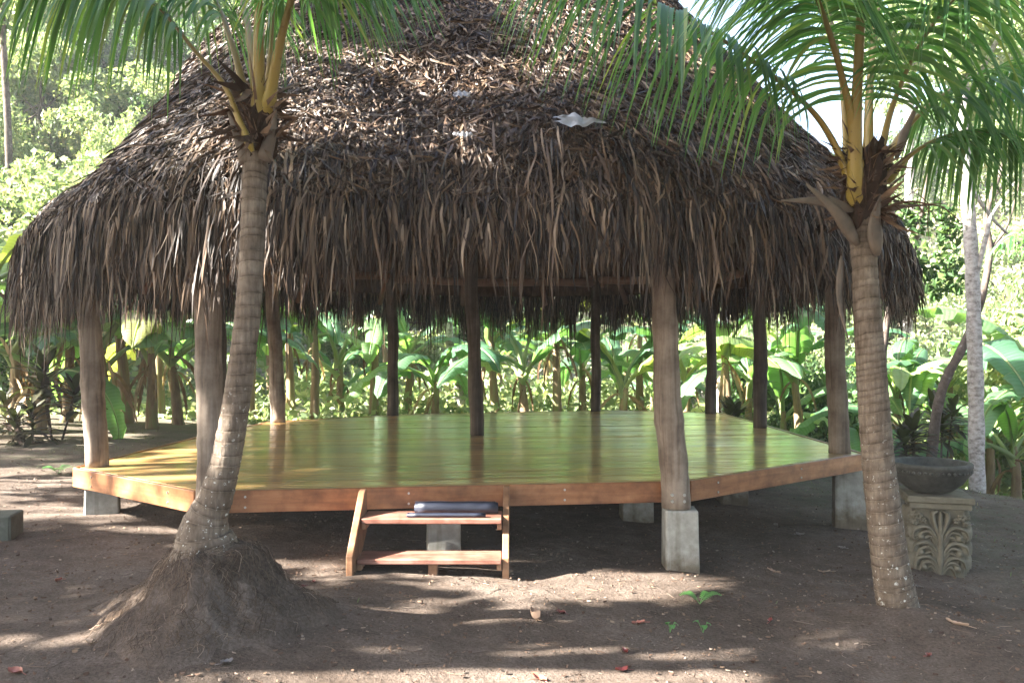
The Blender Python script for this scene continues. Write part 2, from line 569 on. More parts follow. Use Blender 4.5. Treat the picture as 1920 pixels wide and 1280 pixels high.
m, nt, b = new_mat('navy_mat')
c = ramp(nt, noise(nt, 5, 4, vec=mapping(nt)), [(0.3, (0.006, 0.0085, 0.018)), (0.7, (0.012, 0.016, 0.032))])
nt.links.new(c, b.inputs['Base Color']); setv(b, rough=0.5, spec=0.45)
bump(nt, b, noise(nt, 9, 4, vec=mapping(nt, (0.5, 2, 2))), 0.4, 0.02)
m, nt, b = new_mat('mat_edge'); b.inputs['Base Color'].default_value = (0.22, 0.42, 0.40, 1); setv(b, rough=0.6)
m, nt, b = new_mat('white_plastic')
b.inputs['Base Color'].default_value = (0.42, 0.42, 0.44, 1); setv(b, rough=0.4)
translucent(nt, b, (0.4, 0.4, 0.42), 0.25)
m, nt, b = new_mat('bolt_metal'); b.inputs['Base Color'].default_value = (0.5, 0.5, 0.48, 1); setv(b, rough=0.4, metal=1.0)

m, nt, b = new_mat('pale_bark')
c = ramp(nt, noise(nt, 10, 6, 0.7, vec=mapping(nt, (1, 1, 1.6))), [(0.35, (0.16, 0.14, 0.125)), (0.5, (0.36, 0.33, 0.31)), (0.7, (0.55, 0.52, 0.5))])
nt.links.new(c, b.inputs['Base Color']); setv(b, rough=0.9, spec=0.2)
bump(nt, b, noise(nt, 30, 4, vec=mapping(nt, (1, 1, 1.8))), 0.6, 0.02)
m, nt, b = new_mat('dark_bark')
c = ramp(nt, noise(nt, 9, 6, 0.7, vec=mapping(nt)), [(0.35, (0.05, 0.038, 0.03)), (0.6, (0.12, 0.095, 0.08)), (0.75, (0.3, 0.28, 0.27))])
nt.links.new(c, b.inputs['Base Color']); setv(b, rough=0.9, spec=0.2)
m, nt, b = new_mat('banana_stem')
c = ramp(nt, noise(nt, 5, 5, 0.65, vec=mapping(nt, (2, 2, 0.5))), [(0.3, (0.10, 0.06, 0.035)), (0.5, (0.2, 0.14, 0.08)), (0.64, (0.18, 0.19, 0.08)), (0.8, (0.33, 0.29, 0.2))])
nt.links.new(c, b.inputs['Base Color']); setv(b, rough=0.7, spec=0.3)
bump(nt, b, noise(nt, 20, 4, vec=mapping(nt, (2, 2, 0.2))), 0.6, 0.02)

# soil: brown earth with fine grit; greyer, mossy away to the right and far left
m, nt, b = new_mat('soil')
g = mapping(nt)
fine = noise(nt, 55, 6, 0.7, vec=g)
broad = noise(nt, 1.1, 5, 0.6, vec=g)
mid = noise(nt, 6, 6, 0.6, vec=g)
c = ramp(nt, broad, [(0.3, (0.068, 0.052, 0.041)), (0.5, (0.102, 0.08, 0.065)), (0.7, (0.146, 0.119, 0.1))])
c = mix(nt, c, ramp(nt, mid, [(0.3, (0.75, 0.72, 0.7)), (0.7, (1.2, 1.2, 1.2))]), 1.0, 'MULTIPLY')
c = mix(nt, c, ramp(nt, fine, [(0.35, (0.6, 0.58, 0.56)), (0.6, (1.1, 1.1, 1.1)), (0.72, (1.6, 1.55, 1.5))]), 1.0, 'MULTIPLY')
gz = nt.nodes.new('ShaderNodeAttribute'); gz.attribute_name = 'green'
gf = math_n(nt, 'MULTIPLY', gz.outputs['Fac'], ramp(nt, noise(nt, 3.2, 6, 0.7, vec=g), [(0.4, (0, 0, 0)), (0.62, (1, 1, 1))]))
dz_ = nt.nodes.new('ShaderNodeAttribute'); dz_.attribute_name = 'dry'
c = mix(nt, c, ramp(nt, mid, [(0.3, (0.27, 0.22, 0.16)), (0.7, (0.42, 0.37, 0.28))]), dz_.outputs['Fac'])
c = mix(nt, c, (0.075, 0.10, 0.05), math_n(nt, 'MULTIPLY', gf, 0.35))
nt.links.new(c, b.inputs['Base Color']); setv(b, rough=0.95, spec=0.12)
bump(nt, b, math_n(nt, 'ADD', math_n(nt, 'MULTIPLY', mid, 1.2), math_n(nt, 'MULTIPLY', fine, 0.5)), 0.9, 0.03)

# ------------------------------------------------------------------ terrain
ROOF_C = np.array([-0.43, 10.4])
_n1 = SinNoise(1, 2, 1.4); _n2 = SinNoise(2, 2, 5.0); _n3 = SinNoise(3, 2, 14.0); _n4 = SinNoise(4, 2, 0.25)


def sstep(a, b, x):
    t = np.clip((x - a) / (b - a), 0, 1)
    return t * t * (3 - 2 * t)


def ground_z(x, y):
    x = np.asarray(x, dtype=float); y = np.asarray(y, dtype=float)
    X = np.stack([x, y], -1)
    z = 0.045 - 0.052 * np.clip(x, -8, 7)
    near = 1 - sstep(14, 22, np.hypot(x, y - 6))
    z = z + near * (0.022 * _n1(X) + 0.012 * _n2(X)) + (1 - near) * 0.25 * _n4(X)
    z = z + near * 0.005 * _n3(X)
    # heaped earth round the right palm and the flare round the left one
    d = np.hypot((x - 2.62) / 1.25, (y - 5.45))
    z = z + 0.16 * np.exp(-(d / 0.5) ** 2)
    d = np.hypot(x + 1.66, y - 4.78)
    z = z + 0.12 * np.exp(-(d / 0.75) ** 2)
    # hollow under the deck edge, worn soil before the steps
    # the yard ends on the right and behind; a gully, then the hillside
    z = z - 1.3 * sstep(6.2, 12.0, x + 0.45 * (y - 11.5)) * sstep(9.0, 12.5, y) * (x > -2)
    z = z - 0.8 * sstep(16.5, 20, y) * (1 - sstep(-6, -3, -x))
    wl = sstep(4, 14, -x)
    start = 24 - 6.5 * wl
    slope = 0.40 + 0.17 * wl
    yy = np.clip(y, 0, 58)
    r = np.clip(yy - start, 0, None)
    z = z + slope * (np.sqrt(r * r + 4.0) - 2.0) * 1.0
    rx = np.clip(np.abs(x) - 14, 0, 60)
    z = z + 0.33 * (np.sqrt(rx * rx + 9) - 3) * sstep(2, 14, y)
    return z


def axis(lo, hi, fine, far, step):
    a = np.arange(lo, hi + 1e-6, step)
    out = []
    s = step; v = hi
    while v < far:
        s *= 1.18; s = min(s, 8); v += s; out.append(v)
    out2 = []
    s = step; v = lo
    while v > -far:
        s *= 1.18; s = min(s, 8); v -= s; out2.append(v)
    return np.array(out2[::-1] + list(a) + out)


gx = axis(-5.5, 5.5, 0, 62, 0.05)
gy = axis(3.4, 9.0, 0, 75, 0.05)
gy = gy[gy > -32]
GX, GY = np.meshgrid(gx, gy)
GZ = ground_z(GX, GY)
nx, ny = len(gx), len(gy)
i = np.arange(ny - 1)[:, None] * nx + np.arange(nx - 1)[None, :]
GF = np.stack([i, i + 1, i + nx + 1, i + nx], -1).reshape(-1, 4)
green = np.clip(sstep(3.6, 5.2, GX + 0.25 * (8 - GY)) + sstep(9.0, 10.5, GY) * sstep(2.5, 4.5, np.abs(GX + 0.4)) + sstep(16, 20, GY), 0, 1)
dry = sstep(14.5, 19, GY)
gm = mesh_np('ground', np.stack([GX, GY, GZ], -1), GF, MAT['soil'], True, attrs={'green': green.ravel(), 'dry': dry.ravel()})
ground = tag(obj('ground', gm), kind='structure')

# ------------------------------------------------------------------ the pavilion
DZ = 0.63            # deck top
pav = thing('thatched_pavilion', 'large round open pavilion with dark thatch roof over a varnished wooden deck', 'pavilion', (ROOF_C[0], ROOF_C[1], 0))
PO = np.array([ROOF_C[0], ROOF_C[1], 0.0])
DECK = np.array([(-3.91, 7.66), (-2.373, 6.458), (1.428, 6.946), (3.55, 8.657), (3.44, 11.79), (3.309, 13.68), (1.68, 14.17), (-1.749, 13.32), (-3.428, 12.11), (-3.72, 10.4)])


def clip_y(poly, y0, y1):
    def cut(p, s, lim):
        out = []
        for i in range(len(p)):
            a, b = p[i], p[(i + 1) % len(p)]
            ia = s * (a[1] - lim) >= 0; ib = s * (b[1] - lim) >= 0
            if ia: out.append(a)
            if ia != ib:
                t = (lim - a[1]) / (b[1] - a[1])
                out.append(a + t * (b - a))
        return np.array(out)
    p = cut(poly, 1, y0)
    if len(p) < 3: return p
    return cut(p, -1, y1)


# deck boards run along the front edge direction
ang = math.atan2(DECK[2][1] - DECK[1][1], DECK[2][0] - DECK[1][0])
ca, sa = math.cos(ang), math.sin(ang)
R2 = np.array([[ca, sa], [-sa, ca]])
cen = DECK.mean(0)
DL = (DECK - cen) @ R2.T
deck = obj('deck', None, pav); deck.empty_display_size = 0.1
deck.location = Vector((cen[0], cen[1], DZ)) - Vector(PO); deck.rotation_euler = (0, 0, ang)
y = DL[:, 1].min()
inset = DL * (1 - 0.03 / np.linalg.norm(DL, axis=1, keepdims=True))
bw = 0.092
while y < DL[:, 1].max():
    p = clip_y(inset, y + 0.004, y + bw - 0.004)
    if len(p) >= 3:
        n = len(p)
        t = 0.028
        dz = rng.uniform(-0.0012, 0.0012)
        ctr = p.mean(0)
        tilt = rng.normal(scale=0.017)
        pin = ctr + (p - ctr) * (1 - 0.004 / (np.abs(p - ctr) + 0.03))
        V = np.vstack([np.c_[p, np.full(n, -t)], np.c_[p, -0.004 + dz + tilt * (p[:, 1] - y - bw / 2)], np.c_[pin, dz + tilt * (pin[:, 1] - y - bw / 2)]])
        Q = [[i, (i + 1) % n, n + (i + 1) % n, n + i] for i in range(n)] + [[n + i, n + (i + 1) % n, 2 * n + (i + 1) % n, 2 * n + i] for i in range(n)]
        me = bpy.data.meshes.new('plank')
        me.from_pydata([tuple(v) for v in V], [], [tuple(q) for q in Q] + [tuple(range(n - 1, -1, -1)), tuple(range(2 * n, 3 * n))])
        me.materials.append(MAT['deck_wood'])
        obj('plank', me, deck)
    y += bw


def board_between(a, b, z0, z1, th, out):
    """board standing along the line a-b, thickness th towards out."""
    a = np.array(a, float); b = np.array(b, float)
    L = np.linalg.norm(b - a)
    V, F = box(0, L, 0, th, z0, z1, 0.006)
    d = (b - a) / L
    nvec = np.array([d[1], -d[0]])
    return V, F, a, d, nvec


fascia_z = (DZ - 0.165, DZ + 0.004)
for i in range(len(DECK)):
    a, b = DECK[i], DECK[(i + 1) % len(DECK)]
    L = np.linalg.norm(b - a)
    V, F = box(0.003, L - 0.003, -0.035, 0.0, fascia_z[0], fascia_z[1], 0.005)
    nsub = 1
    o = obj('fascia_board', mesh_np('fascia_board', V, F, MAT['fascia_wood'], False), pav)
    o.location = (a[0] - PO[0], a[1] - PO[1], 0); o.rotation_euler = (0, 0, math.atan2(b[1] - a[1], b[0] - a[0]))
    o.location.z = 0.0
    for s in np.arange(0.35, L - 0.2, 1.23):
        for zz in (DZ - 0.045, DZ - 0.125):
            Vb, Fb = tube(np.array([[s, 0.002, zz], [s, -0.0415, zz]]), 0.009, 8)
            obj('bolt', mesh_np('bolt', Vb, Fb, MAT['bolt_metal'], False), o)
# joists below the deck
for yy in np.arange(-3.2, 3.4, 0.9):
    p = clip_y(DL * 0.97, yy, yy + 0.06)
    if len(p) < 3: continue
    V, F = box(p[:, 0].min() + 0.2, p[:, 0].max() - 0.2, yy, yy + 0.05, -0.16, -0.03)
    obj('joist', mesh_np('joist', V, F, MAT['fascia_wood'], False), deck)

# posts: (x, y, diameter at foot, diameter at top, foot height, lean dx, material, wobble)
POSTS = [
    (-3.77, 7.74, 0.195, 0.175, DZ, -0.10, 'post_wood'),
    (-2.25, 6.36, 0.205, 0.18, 0.28, -0.02, 'post_wood'),
    (1.30, 6.80, 0.235, 0.185, 0.44, -0.10, 'post_wood'),
    (3.36, 8.72, 0.21, 0.18, DZ, -0.10, 'post_wood'),
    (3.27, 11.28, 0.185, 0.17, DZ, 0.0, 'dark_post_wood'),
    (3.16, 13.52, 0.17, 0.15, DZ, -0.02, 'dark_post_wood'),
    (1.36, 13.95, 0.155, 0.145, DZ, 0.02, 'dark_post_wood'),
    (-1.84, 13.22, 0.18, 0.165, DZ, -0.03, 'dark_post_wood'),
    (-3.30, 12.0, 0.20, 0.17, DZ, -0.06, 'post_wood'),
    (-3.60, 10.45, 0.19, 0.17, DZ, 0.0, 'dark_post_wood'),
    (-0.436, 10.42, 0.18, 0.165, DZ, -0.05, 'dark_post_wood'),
]
for k, (x, y, d0, d1, z0, lean, mt) in enumerate(POSTS):
    top = 2.85 if k < 10 else 6.9
    n = 36
    t = np.linspace(0, 1, n)
    r = np.random.default_rng(100 + k)
    zz = z0 + (top - z0) * t
    tl = np.clip((zz - z0) / 2.0, 0, 1.3)
    wx = lean * tl + 0.012 * np.sin(zz * 2.3 + r.uniform(0, 6)) + 0.006 * np.sin(zz * 6 + r.uniform(0, 6))
    wy = 0.012 * np.sin(zz * 1.9 + r.uniform(0, 6))
    path = np.c_[np.full(n, x) + wx - PO[0], np.full(n, y) + wy - PO[1], zz]
    rad = (d0 + (d1 - d0) * np.clip(tl, 0, 1)) / 2
    rad = rad * (1 + 0.03 * np.sin(zz * 5 + r.uniform(0, 6)) + 0.015 * r.normal(size=n))
    for _ in range(2):
        rad = rad * (1 + 0.10 * np.exp(-((zz - r.uniform(0.9, 2.3)) / 0.035) ** 2))
    V, F = tube(path, rad, 18, up=(0, 1, 0))
    # long shallow grooves and flats that run along the trunk
    nb = n * 18
    a = np.tile(np.arange(18), n)
    prof = 1 + 0.05 * np.sin(a * 2 * np.pi / 18 * 2 + r.uniform(0, 6)) + 0.035 * np.sin(a * 2 * np.pi / 18 * 5 + r.uniform(0, 6) + np.repeat(zz, 18) * 0.6)
    ctr = np.repeat(path, 18, 0)
    V[:nb] = ctr + (V[:nb] - ctr) * prof[:, None]
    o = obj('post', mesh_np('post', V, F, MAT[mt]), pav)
    if k == 2:
        o['label'] = 'thick split front post bolted outside the deck edge'
    if k == 10:
        o['label'] = 'dark central post standing in the middle of the deck'
    if k in (1, 2):
        for zz_ in (DZ - 0.07, DZ - 0.12):
            for dx in (-0.045, 0.05):
                Vb, Fb = tube(np.array([[x + dx - PO[0], y - 0.09 - PO[1], zz_], [x + dx - PO[0], y - 0.122 - PO[1], zz_]]), 0.012, 8)
                obj('bolt', mesh_np('bolt', Vb, Fb, MAT['bolt_metal'], False), o)

# concrete footings
FOOT = [(-3.70, 7.72, 0.27, fascia_z[0], 20), (-2.25, 6.36, 0.28, 0.28, 4), (1.34, 6.80, 0.255, 0.44, -3), (3.45, 8.72, 0.30, fascia_z[0], -14), (3.30, 11.28, 0.3, fascia_z[0], -10),
        (3.1, 13.4, 0.3, fascia_z[0], 0), (1.4, 13.8, 0.3, fascia_z[0], 0), (-1.8, 13.0, 0.3, fascia_z[0], 0), (-3.2, 11.9, 0.3, fascia_z[0], 0), (-3.5, 10.3, 0.3, fascia_z[0], 0),
        (-0.55, 6.85, 0.26, fascia_z[0], 6), (-0.30, 9.0, 0.3, fascia_z[0], 0), (-2.2, 8.6, 0.3, fascia_z[0], 0), (1.25, 8.6, 0.3, fascia_z[0], 0), (2.55, 9.9, 0.3, fascia_z[0], 0)]
for (x, y, w, zt, rz) in FOOT:
    zb = float(ground_z(x, y)) - 0.15
    V, F = box(-w / 2, w / 2, -w / 2, w / 2, zb, zt - 0.002, 0.012)
    V = V + rng.normal(scale=0.003, size=V.shape)
    V[:, :2] *= (1 + 0.05 * (zt - V[:, 2:3]) / (zt - zb))
    obj('concrete_footing', mesh_np('concrete_footing', V, F, MAT['concrete'], False), pav, (x - PO[0], y - PO[1], 0), (0, 0, math.radians(rz)))

# ring beam and rafters
ring = [POSTS[i] for i in range(10)]
for i in range(10):
    a, b = ring[i], ring[(i + 1) % 10]
    pa = np.array([a[0] + a[5] - PO[0], a[1] - PO[1], 2.72]); pb = np.array([b[0] + b[5] - PO[0], b[1] - PO[1], 2.72])
    d = (pb - pa) / np.linalg.norm(pb - pa)
    path = np.array([pa - d * 0.12 + (pb - pa + d * 0.24) * t + np.array([0, 0, 0.015 * math.sin(9 * t + i) + (0.05 if i % 2 else 0)]) for t in np.linspace(0, 1, 8)])
    V, F = tube(path, 0.062, 10, rough=0.02)
    obj('ring_beam', mesh_np('ring_beam', V, F, MAT['beam_wood']), pav)
PROF = np.array([(5.0, 2.02), (4.97, 2.3), (4.90, 2.66), (4.72, 3.0), (4.45, 3.30), (4.05, 3.74), (3.6, 4.26), (3.0, 4.98), (2.3, 5.86), (1.6, 6.75), (1.0, 7.5), (0.5, 8.15), (0.12, 8.65)])
PLEN = np.r_[0, np.cumsum(np.linalg.norm(np.diff(PROF, axis=0), axis=1))]
for k in range(20):
    a = 2 * math.pi * (k + 0.3) / 20
    pts = [np.array([math.cos(a) * r, math.sin(a) * r, z]) for r, z in ((4.62, 2.42), (3.75, 3.42), (2.3, 5.25), (0.25, 8.0))]
    V, F = tube(catmull(pts, 12), 0.045, 8, rough=0.02)
    obj('rafter', mesh_np('rafter', V, F, MAT['beam_wood']), pav)

# ---- thatch
_nr = SinNoise(21, 3, 1.1); _nr2 = SinNoise(22, 3, 3.2); _cl = SinNoise(23, 2, 9.0); _cl2 = SinNoise(24, 2, 26.0)


def roof_pt(az, s):
    """s arc length along the profile from the eave; local coordinates of the pavilion."""
    r = np.interp(s, PLEN, PROF[:, 0]); z = np.interp(s, PLEN, PROF[:, 1])
    q = np.stack([np.cos(az) * r, np.sin(az) * r, z], -1)
    w = sstep(0.2, 1.0, s)
    off = (0.035 + 0.045 * w) * _nr(q) + 0.035 * _nr2(q)
    sag = 0.045 * np.sin(az * 3 + 1.0) * (1 - w) - 0.035 * np.cos(az) * (1 - w) * 0
    e = 1e-3
    r2 = np.interp(s + e, PLEN, PROF[:, 0]); z2 = np.interp(s + e, PLEN, PROF[:, 1])
    t = nrm(np.stack([(r2 - r), (z2 - z)], -1))
    N = np.stack([np.cos(az) * t[:, 1], np.sin(az) * t[:, 1], -t[:, 0]], -1)
    D = -np.stack([np.cos(az) * t[:, 0], np.sin(az) * t[:, 0], t[:, 1]], -1)
    S = np.stack([-np.sin(az), np.cos(az), np.zeros_like(az)], -1)
    q = q + N * off[:, None]
    q[:, 2] += sag
    return q, N, D, S


# inner shell: the packed layer below the loose strips
az = np.linspace(0, 2 * np.pi, 120, endpoint=False)
ss = np.linspace(0.62, PLEN[-1], 40)
AZ, SS = np.meshgrid(az, ss)
q, N, D, S = roof_pt(AZ.ravel(), SS.ravel())
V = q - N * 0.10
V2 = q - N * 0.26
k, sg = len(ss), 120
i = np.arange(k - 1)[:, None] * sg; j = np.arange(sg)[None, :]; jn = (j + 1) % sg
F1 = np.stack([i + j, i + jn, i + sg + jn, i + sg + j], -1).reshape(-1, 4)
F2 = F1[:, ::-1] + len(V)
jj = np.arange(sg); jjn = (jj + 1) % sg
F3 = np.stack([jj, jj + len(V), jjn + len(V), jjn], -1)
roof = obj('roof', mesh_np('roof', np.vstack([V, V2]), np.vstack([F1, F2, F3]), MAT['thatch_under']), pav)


def front_az(n, r, share=0.78):
    a = r.uniform(-math.pi, 0, n)
    b = r.uniform(0, math.pi, n)
    return np.where(r.random(n) < share, a, b)


def thatch_slope(n, seed):
    r = np.random.default_rng(seed)
    az = front_az(n, r)
    # area-weighted along the slope
    u = r.random(n)
    smax = PLEN[-1]; s0 = 0.75
    s = smax - np.sqrt(u) * (smax - s0)
    q, N, D, S = roof_pt(az, s)
    mess = r.normal(scale=0.5, size=n)
    wild = r.random(n) < 0.22
    mess = np.where(wild, r.uniform(-1.6, 1.6, n), mess)
    dirv = nrm(D * np.cos(mess)[:, None] + S * np.sin(mess)[:, None])
    L = r.uniform(0.04, 0.13, n) * np.where(r.random(n) < 0.07, 2.0, 1)
    w = r.uniform(0.003, 0.0105, n)
    k = 4
    t = np.linspace(0, 1, k)[None, :, None]
    lift = r.uniform(-0.04, 0.075, n)[:, None, None]
    curl = r.normal(scale=0.06, size=n)[:, None, None]
    side = r.normal(scale=0.07, size=n)[:, None, None]
    C = q[:, None, :] + dirv[:, None, :] * L[:, None, None] * t + N[:, None, :] * (0.005 + lift * t * L[:, None, None] / 0.2 - np.abs(curl) * t ** 2 * 0.7) + S[:, None, :] * side * t ** 2
    C = C + np.array([0, 0, -1.0]) * (0.10 * L[:, None, None] * t ** 2)
    tw = r.uniform(-1.2, 1.2, n)[:, None, None] + r.normal(scale=0.9, size=n)[:, None, None] * t
    wd = nrm(np.cross(dirv, N))[:, None, :]
    W = (np.cos(tw) * wd + np.sin(tw) * N[:, None, :]) * w[:, None, None] * np.array([0.75, 1.0, 0.8, 0.15])[None, :, None]
    return ribbon(C, W)


def fringe_strips(n, seed, smin, smax_, lmin, lmax, share=0.7, az=None):
    r = np.random.default_rng(seed)
    if az is None:
        az = front_az(n, r, share)
    s = r.uniform(smin, smax_, n)
    q, N, D, S = roof_pt(az, s)
    inn = r.uniform(-0.16, 0.03, n)
    q = q + N * inn[:, None]
    # strips hang in bunches of unequal length
    cl = 0.5 + 0.5 * np.tanh(1.2 * _cl(np.stack([np.cos(az) * 5, np.sin(az) * 5], -1)) + 0.7 * _cl2(np.stack([np.cos(az) * 5, np.sin(az) * 5], -1)))
    deg = np.degrees(az)
    L = r.uniform(lmin, lmax, n) * (0.66 + 0.5 * cl) * np.interp(deg, [-180, -150, -118, -92, -60, -25, 10, 40, 140, 180], [1.25, 1.5, 1.5, 1.12, 1.15, 1.25, 1.15, 1.75, 1.75, 1.25])
    long_ = r.random(n) < 0.09
    L = np.where(long_, L * 1.45, L)
    w = r.uniform(0.003, 0.0105, n)
    k = 6
    t = np.linspace(0, 1, k)[None, :, None]
    down = np.array([0, 0, -1.0])
    out = np.stack([np.cos(az), np.sin(az), 0 * az], -1)
    ph = r.uniform(0, 6.28, n)[:, None, None]
    wav = r.normal(scale=0.013, size=n)[:, None, None]
    lean = r.normal(scale=0.05, size=n)[:, None, None]
    bend = np.clip(s[:, None, None] / 1.2, 0, 1)
    Lh = L[:, None, None]
    C = q[:, None, :] + (D[:, None, :] * bend * (t - 0.5 * t ** 2) + down * ((1 - bend) * t + bend * 0.5 * t ** 2)) * Lh
    C = C + S[:, None, :] * (lean * t + wav * np.sin(t * 5 + ph)) * 1.0 + out[:, None, :] * (0.03 * np.sin(t * 4 + ph) * t + r.normal(scale=0.035, size=n)[:, None, None] * t ** 2)
    tw = r.uniform(-1.1, 1.1, n)[:, None, None] + r.normal(scale=0.8, size=n)[:, None, None] * t
    W = (np.cos(tw) * S[:, None, :] + np.sin(tw) * out[:, None, :]) * w[:, None, None] * np.array([0.6, 0.95, 1.0, 0.9, 0.6, 0.08])[None, :, None]
    return ribbon(C, W)


mb = MB()
mb.add(*thatch_slope(180000, 31))
mb.add(*fringe_strips(17000, 32, 0.75, 1.5, 0.22, 0.52))
mb.add(*fringe_strips(19000, 33, 0.48, 1.1, 0.22, 0.50))
mb.add(*fringe_strips(7500, 34, 0.48, 0.72, 0.16, 0.46, 0.45))
th = mb.build('thatch', MAT['thatch'], pav, smooth=False)
th['kind'] = 'stuff'
# the 300 largest hanging strips, each a piece of its own
r = np.random.default_rng(35)
variants = []
for k in range(14):
    kk = 8
    t = np.linspace(0, 1, kk)
    C = np.c_[0.025 * np.sin(t * r.uniform(2, 6) + r.uniform(0, 6)) * t, 0.03 * np.sin(t * r.uniform(2, 5) + r.uniform(0, 6)) * t, -t]
    tw = r.uniform(-0.5, 0.5) + r.uniform(-1.6, 1.6) * t
    w = 0.015 * np.array([0.6, 0.85, 1.0, 1.0, 0.9, 0.75, 0.5, 0.06])
    W = np.c_[np.cos(tw) * w, np.sin(tw) * w, 0 * t]
    fold = np.c_[0 * t, -0.006 * np.ones(kk), 0 * t]
    V, F = ribbon(C[None], W[None], fold[None])
    variants.append(mesh_np('thatch_strand', V, F, MAT['thatch_piece']))
azs = r.uniform(-2.9, -0.25, 300)
q, N, D, S = roof_pt(azs, r.uniform(0.55, 1.15, 300))
for k in range(300):
    o = obj('thatch_strand', variants[k % 14], roof)
    p = q[k] + N[k] * 0.02
    o.location = p
    L = r.uniform(0.30, 0.60)
    o.scale = (r.uniform(0.55, 0.95), 1, L)
    o.rotation_euler = (r.normal() * 0.07, r.normal() * 0.07, azs[k] + math.pi / 2 + r.normal() * 0.6)

# ------------------------------------------------------------------ steps
sx0, sx1 = -1.12, -0.06
stp = thing('wooden_steps', 'short open wooden steps with two treads leading up to the deck front', 'steps', (-0.6, 6.1, 0))
so = np.array([-0.6, 6.1, 0.0])


def prism(poly_yz, x0, x1):
    p = np.array(poly_yz, float); n = len(p)
    V = np.vstack([np.c_[np.full(n, x0), p], np.c_[np.full(n, x1), p]])
    return V, [tuple(range(n)), tuple(range(2 * n - 1, n - 1, -1))] + [(i, n + i, n + (i + 1) % n, (i + 1) % n) for i in range(n)]


def pyobj(name, V, F, mat, parent, smooth=False, bev=0.0):
    me = bpy.data.meshes.new(name)
    me.from_pydata([tuple(map(float, v)) for v in V], [], F)
    me.materials.append(mat)
    o = obj(name, me, parent)
    if bev:
        md = o.modifiers.new('bevel', 'BEVEL'); md.width = bev; md.segments = 2; md.limit_method = 'ANGLE'
    return o


ytop = 6.58
for (xc, ya) in ((-1.135, 6.555), (-0.045, 6.71)):
    gz = float(ground_z(xc, 5.9)) - 0.03
    # raked side board: top against the fascia, foot in the soil
    poly = [(ya - 0.012, DZ + 0.004), (ya - 0.10, DZ + 0.004), (ya - 0.60, gz + 0.16), (ya - 0.60, gz), (ya - 0.42, gz), (ya - 0.012, DZ - 0.32)]
    V, F = prism([(a - so[1], z) for a, z in poly], xc - 0.024 - so[0], xc + 0.024 - so[0])
    pyobj('side_board', V, F, MAT['step_wood'], stp, bev=0.006)
for (zt, y0, y1) in ((0.465, 6.24, 6.54), (0.215, 6.06, 6.32)):
    V, F = box(-1.105 - so[0], -0.075 - so[0], y0 - so[1], y1 - so[1], zt - 0.038, zt, 0.006)
    o = obj('tread', mesh_np('tread', V, F, MAT['tread_wood'], False), stp)
    o.rotation_euler = (0, 0, math.radians(2.5)) if False else (0, 0, 0)
    for xs in (-1.105, -0.11):
        V, F = box(xs - so[0], xs + 0.035 - so[0], y0 + 0.02 - so[1], y1 - 0.02 - so[1], zt - 0.085, zt - 0.0385, 0.004)
        obj('cleat', mesh_np('cleat', V, F, MAT['step_wood'], False), stp)
V, F = box(-0.60 - so[0], -0.535 - so[0], 6.10 - so[1], 6.18 - so[1], 0.0, 0.176, 0.005)
obj('support_leg', mesh_np('support_leg', V, F, MAT['step_wood'], False), stp)


# rolled mats on the upper tread
def roll(name, x0, x1, y, z, r0, turns, tail, label, squash=1.0, rz=0.0):
    n = int(28 * turns)
    a = np.linspace(0, 2 * math.pi * turns, n)
    rr = np.linspace(0.012, r0, n)
    pts = np.c_[np.cos(a) * rr, np.sin(a) * rr * squash]
    if tail:
        last = pts[-1]
        pts = np.vstack([pts, [[last[0] - tail * 0.5, -r0 * squash + 0.002], [last[0] - tail, -r0 * squash + 0.001]]]) if False else pts
    th = 0.0035
    k = len(pts)
    nx_ = 9
    xs = np.linspace(x0, x1, nx_)
    d = nrm(np.gradient(pts, axis=0)); nn = np.c_[-d[:, 1], d[:, 0]] * th / 2
    r = np.random.default_rng(int(abs(x0) * 1000))
    V = []
    for sgn in (-1, 1):
        for ix, xx in enumerate(xs):
            wob = 1 + 0.03 * math.sin(ix * 1.7 + r0 * 90)
            for i_ in range(k):
                V.append((xx + (0.012 * math.sin(a[min(i_, n - 1)] * 0.5) if ix in (0, nx_ - 1) else 0), (pts[i_, 0] + sgn * nn[i_, 0]) * wob, (pts[i_, 1] + sgn * nn[i_, 1]) * wob))
    V = np.array(V)
    ii = (np.arange(nx_ - 1)[:, None] * k + np.arange(k - 1)[None, :])
    A = np.stack([ii, ii + 1, ii + k + 1, ii + k], -1).reshape(-1, 4)
    m_ = nx_ * k
    B = A[:, ::-1] + m_
    e0 = np.arange(k - 1)
    E1 = np.stack([e0, e0 + m_, e0 + 1 + m_, e0 + 1], -1)
    last_ = (nx_ - 1) * k
    E2 = np.stack([e0 + last_, e0 + 1 + last_, e0 + 1 + m_ + last_, e0 + m_ + last_], -1)
    Fq = np.vstack([A, B, E1, E2])
    mi = np.r_[np.zeros(len(A) + len(B)), np.zeros(len(E1)), np.ones(len(E2))]
    me = mesh_np(name, V, Fq, [MAT['navy_mat'], MAT['mat_edge']], True, midx=mi)
    o = obj(name, me, None, (0, y, z), (0, 0, rz))
    tag(o, label, 'mat')
    return o


roll('rolled_mat', -0.72, -0.115, 6.425, 0.465 + 0.047, 0.046, 5.3, 0, 'thick dark blue rolled exercise mat lying on the upper step', rz=0.0)
roll('thin_rolled_mat', -0.765, -0.205, 6.30, 0.465 + 0.0165, 0.021, 3.2, 0, 'thin dark blue roll lying in front of the thick mat', squash=0.72)

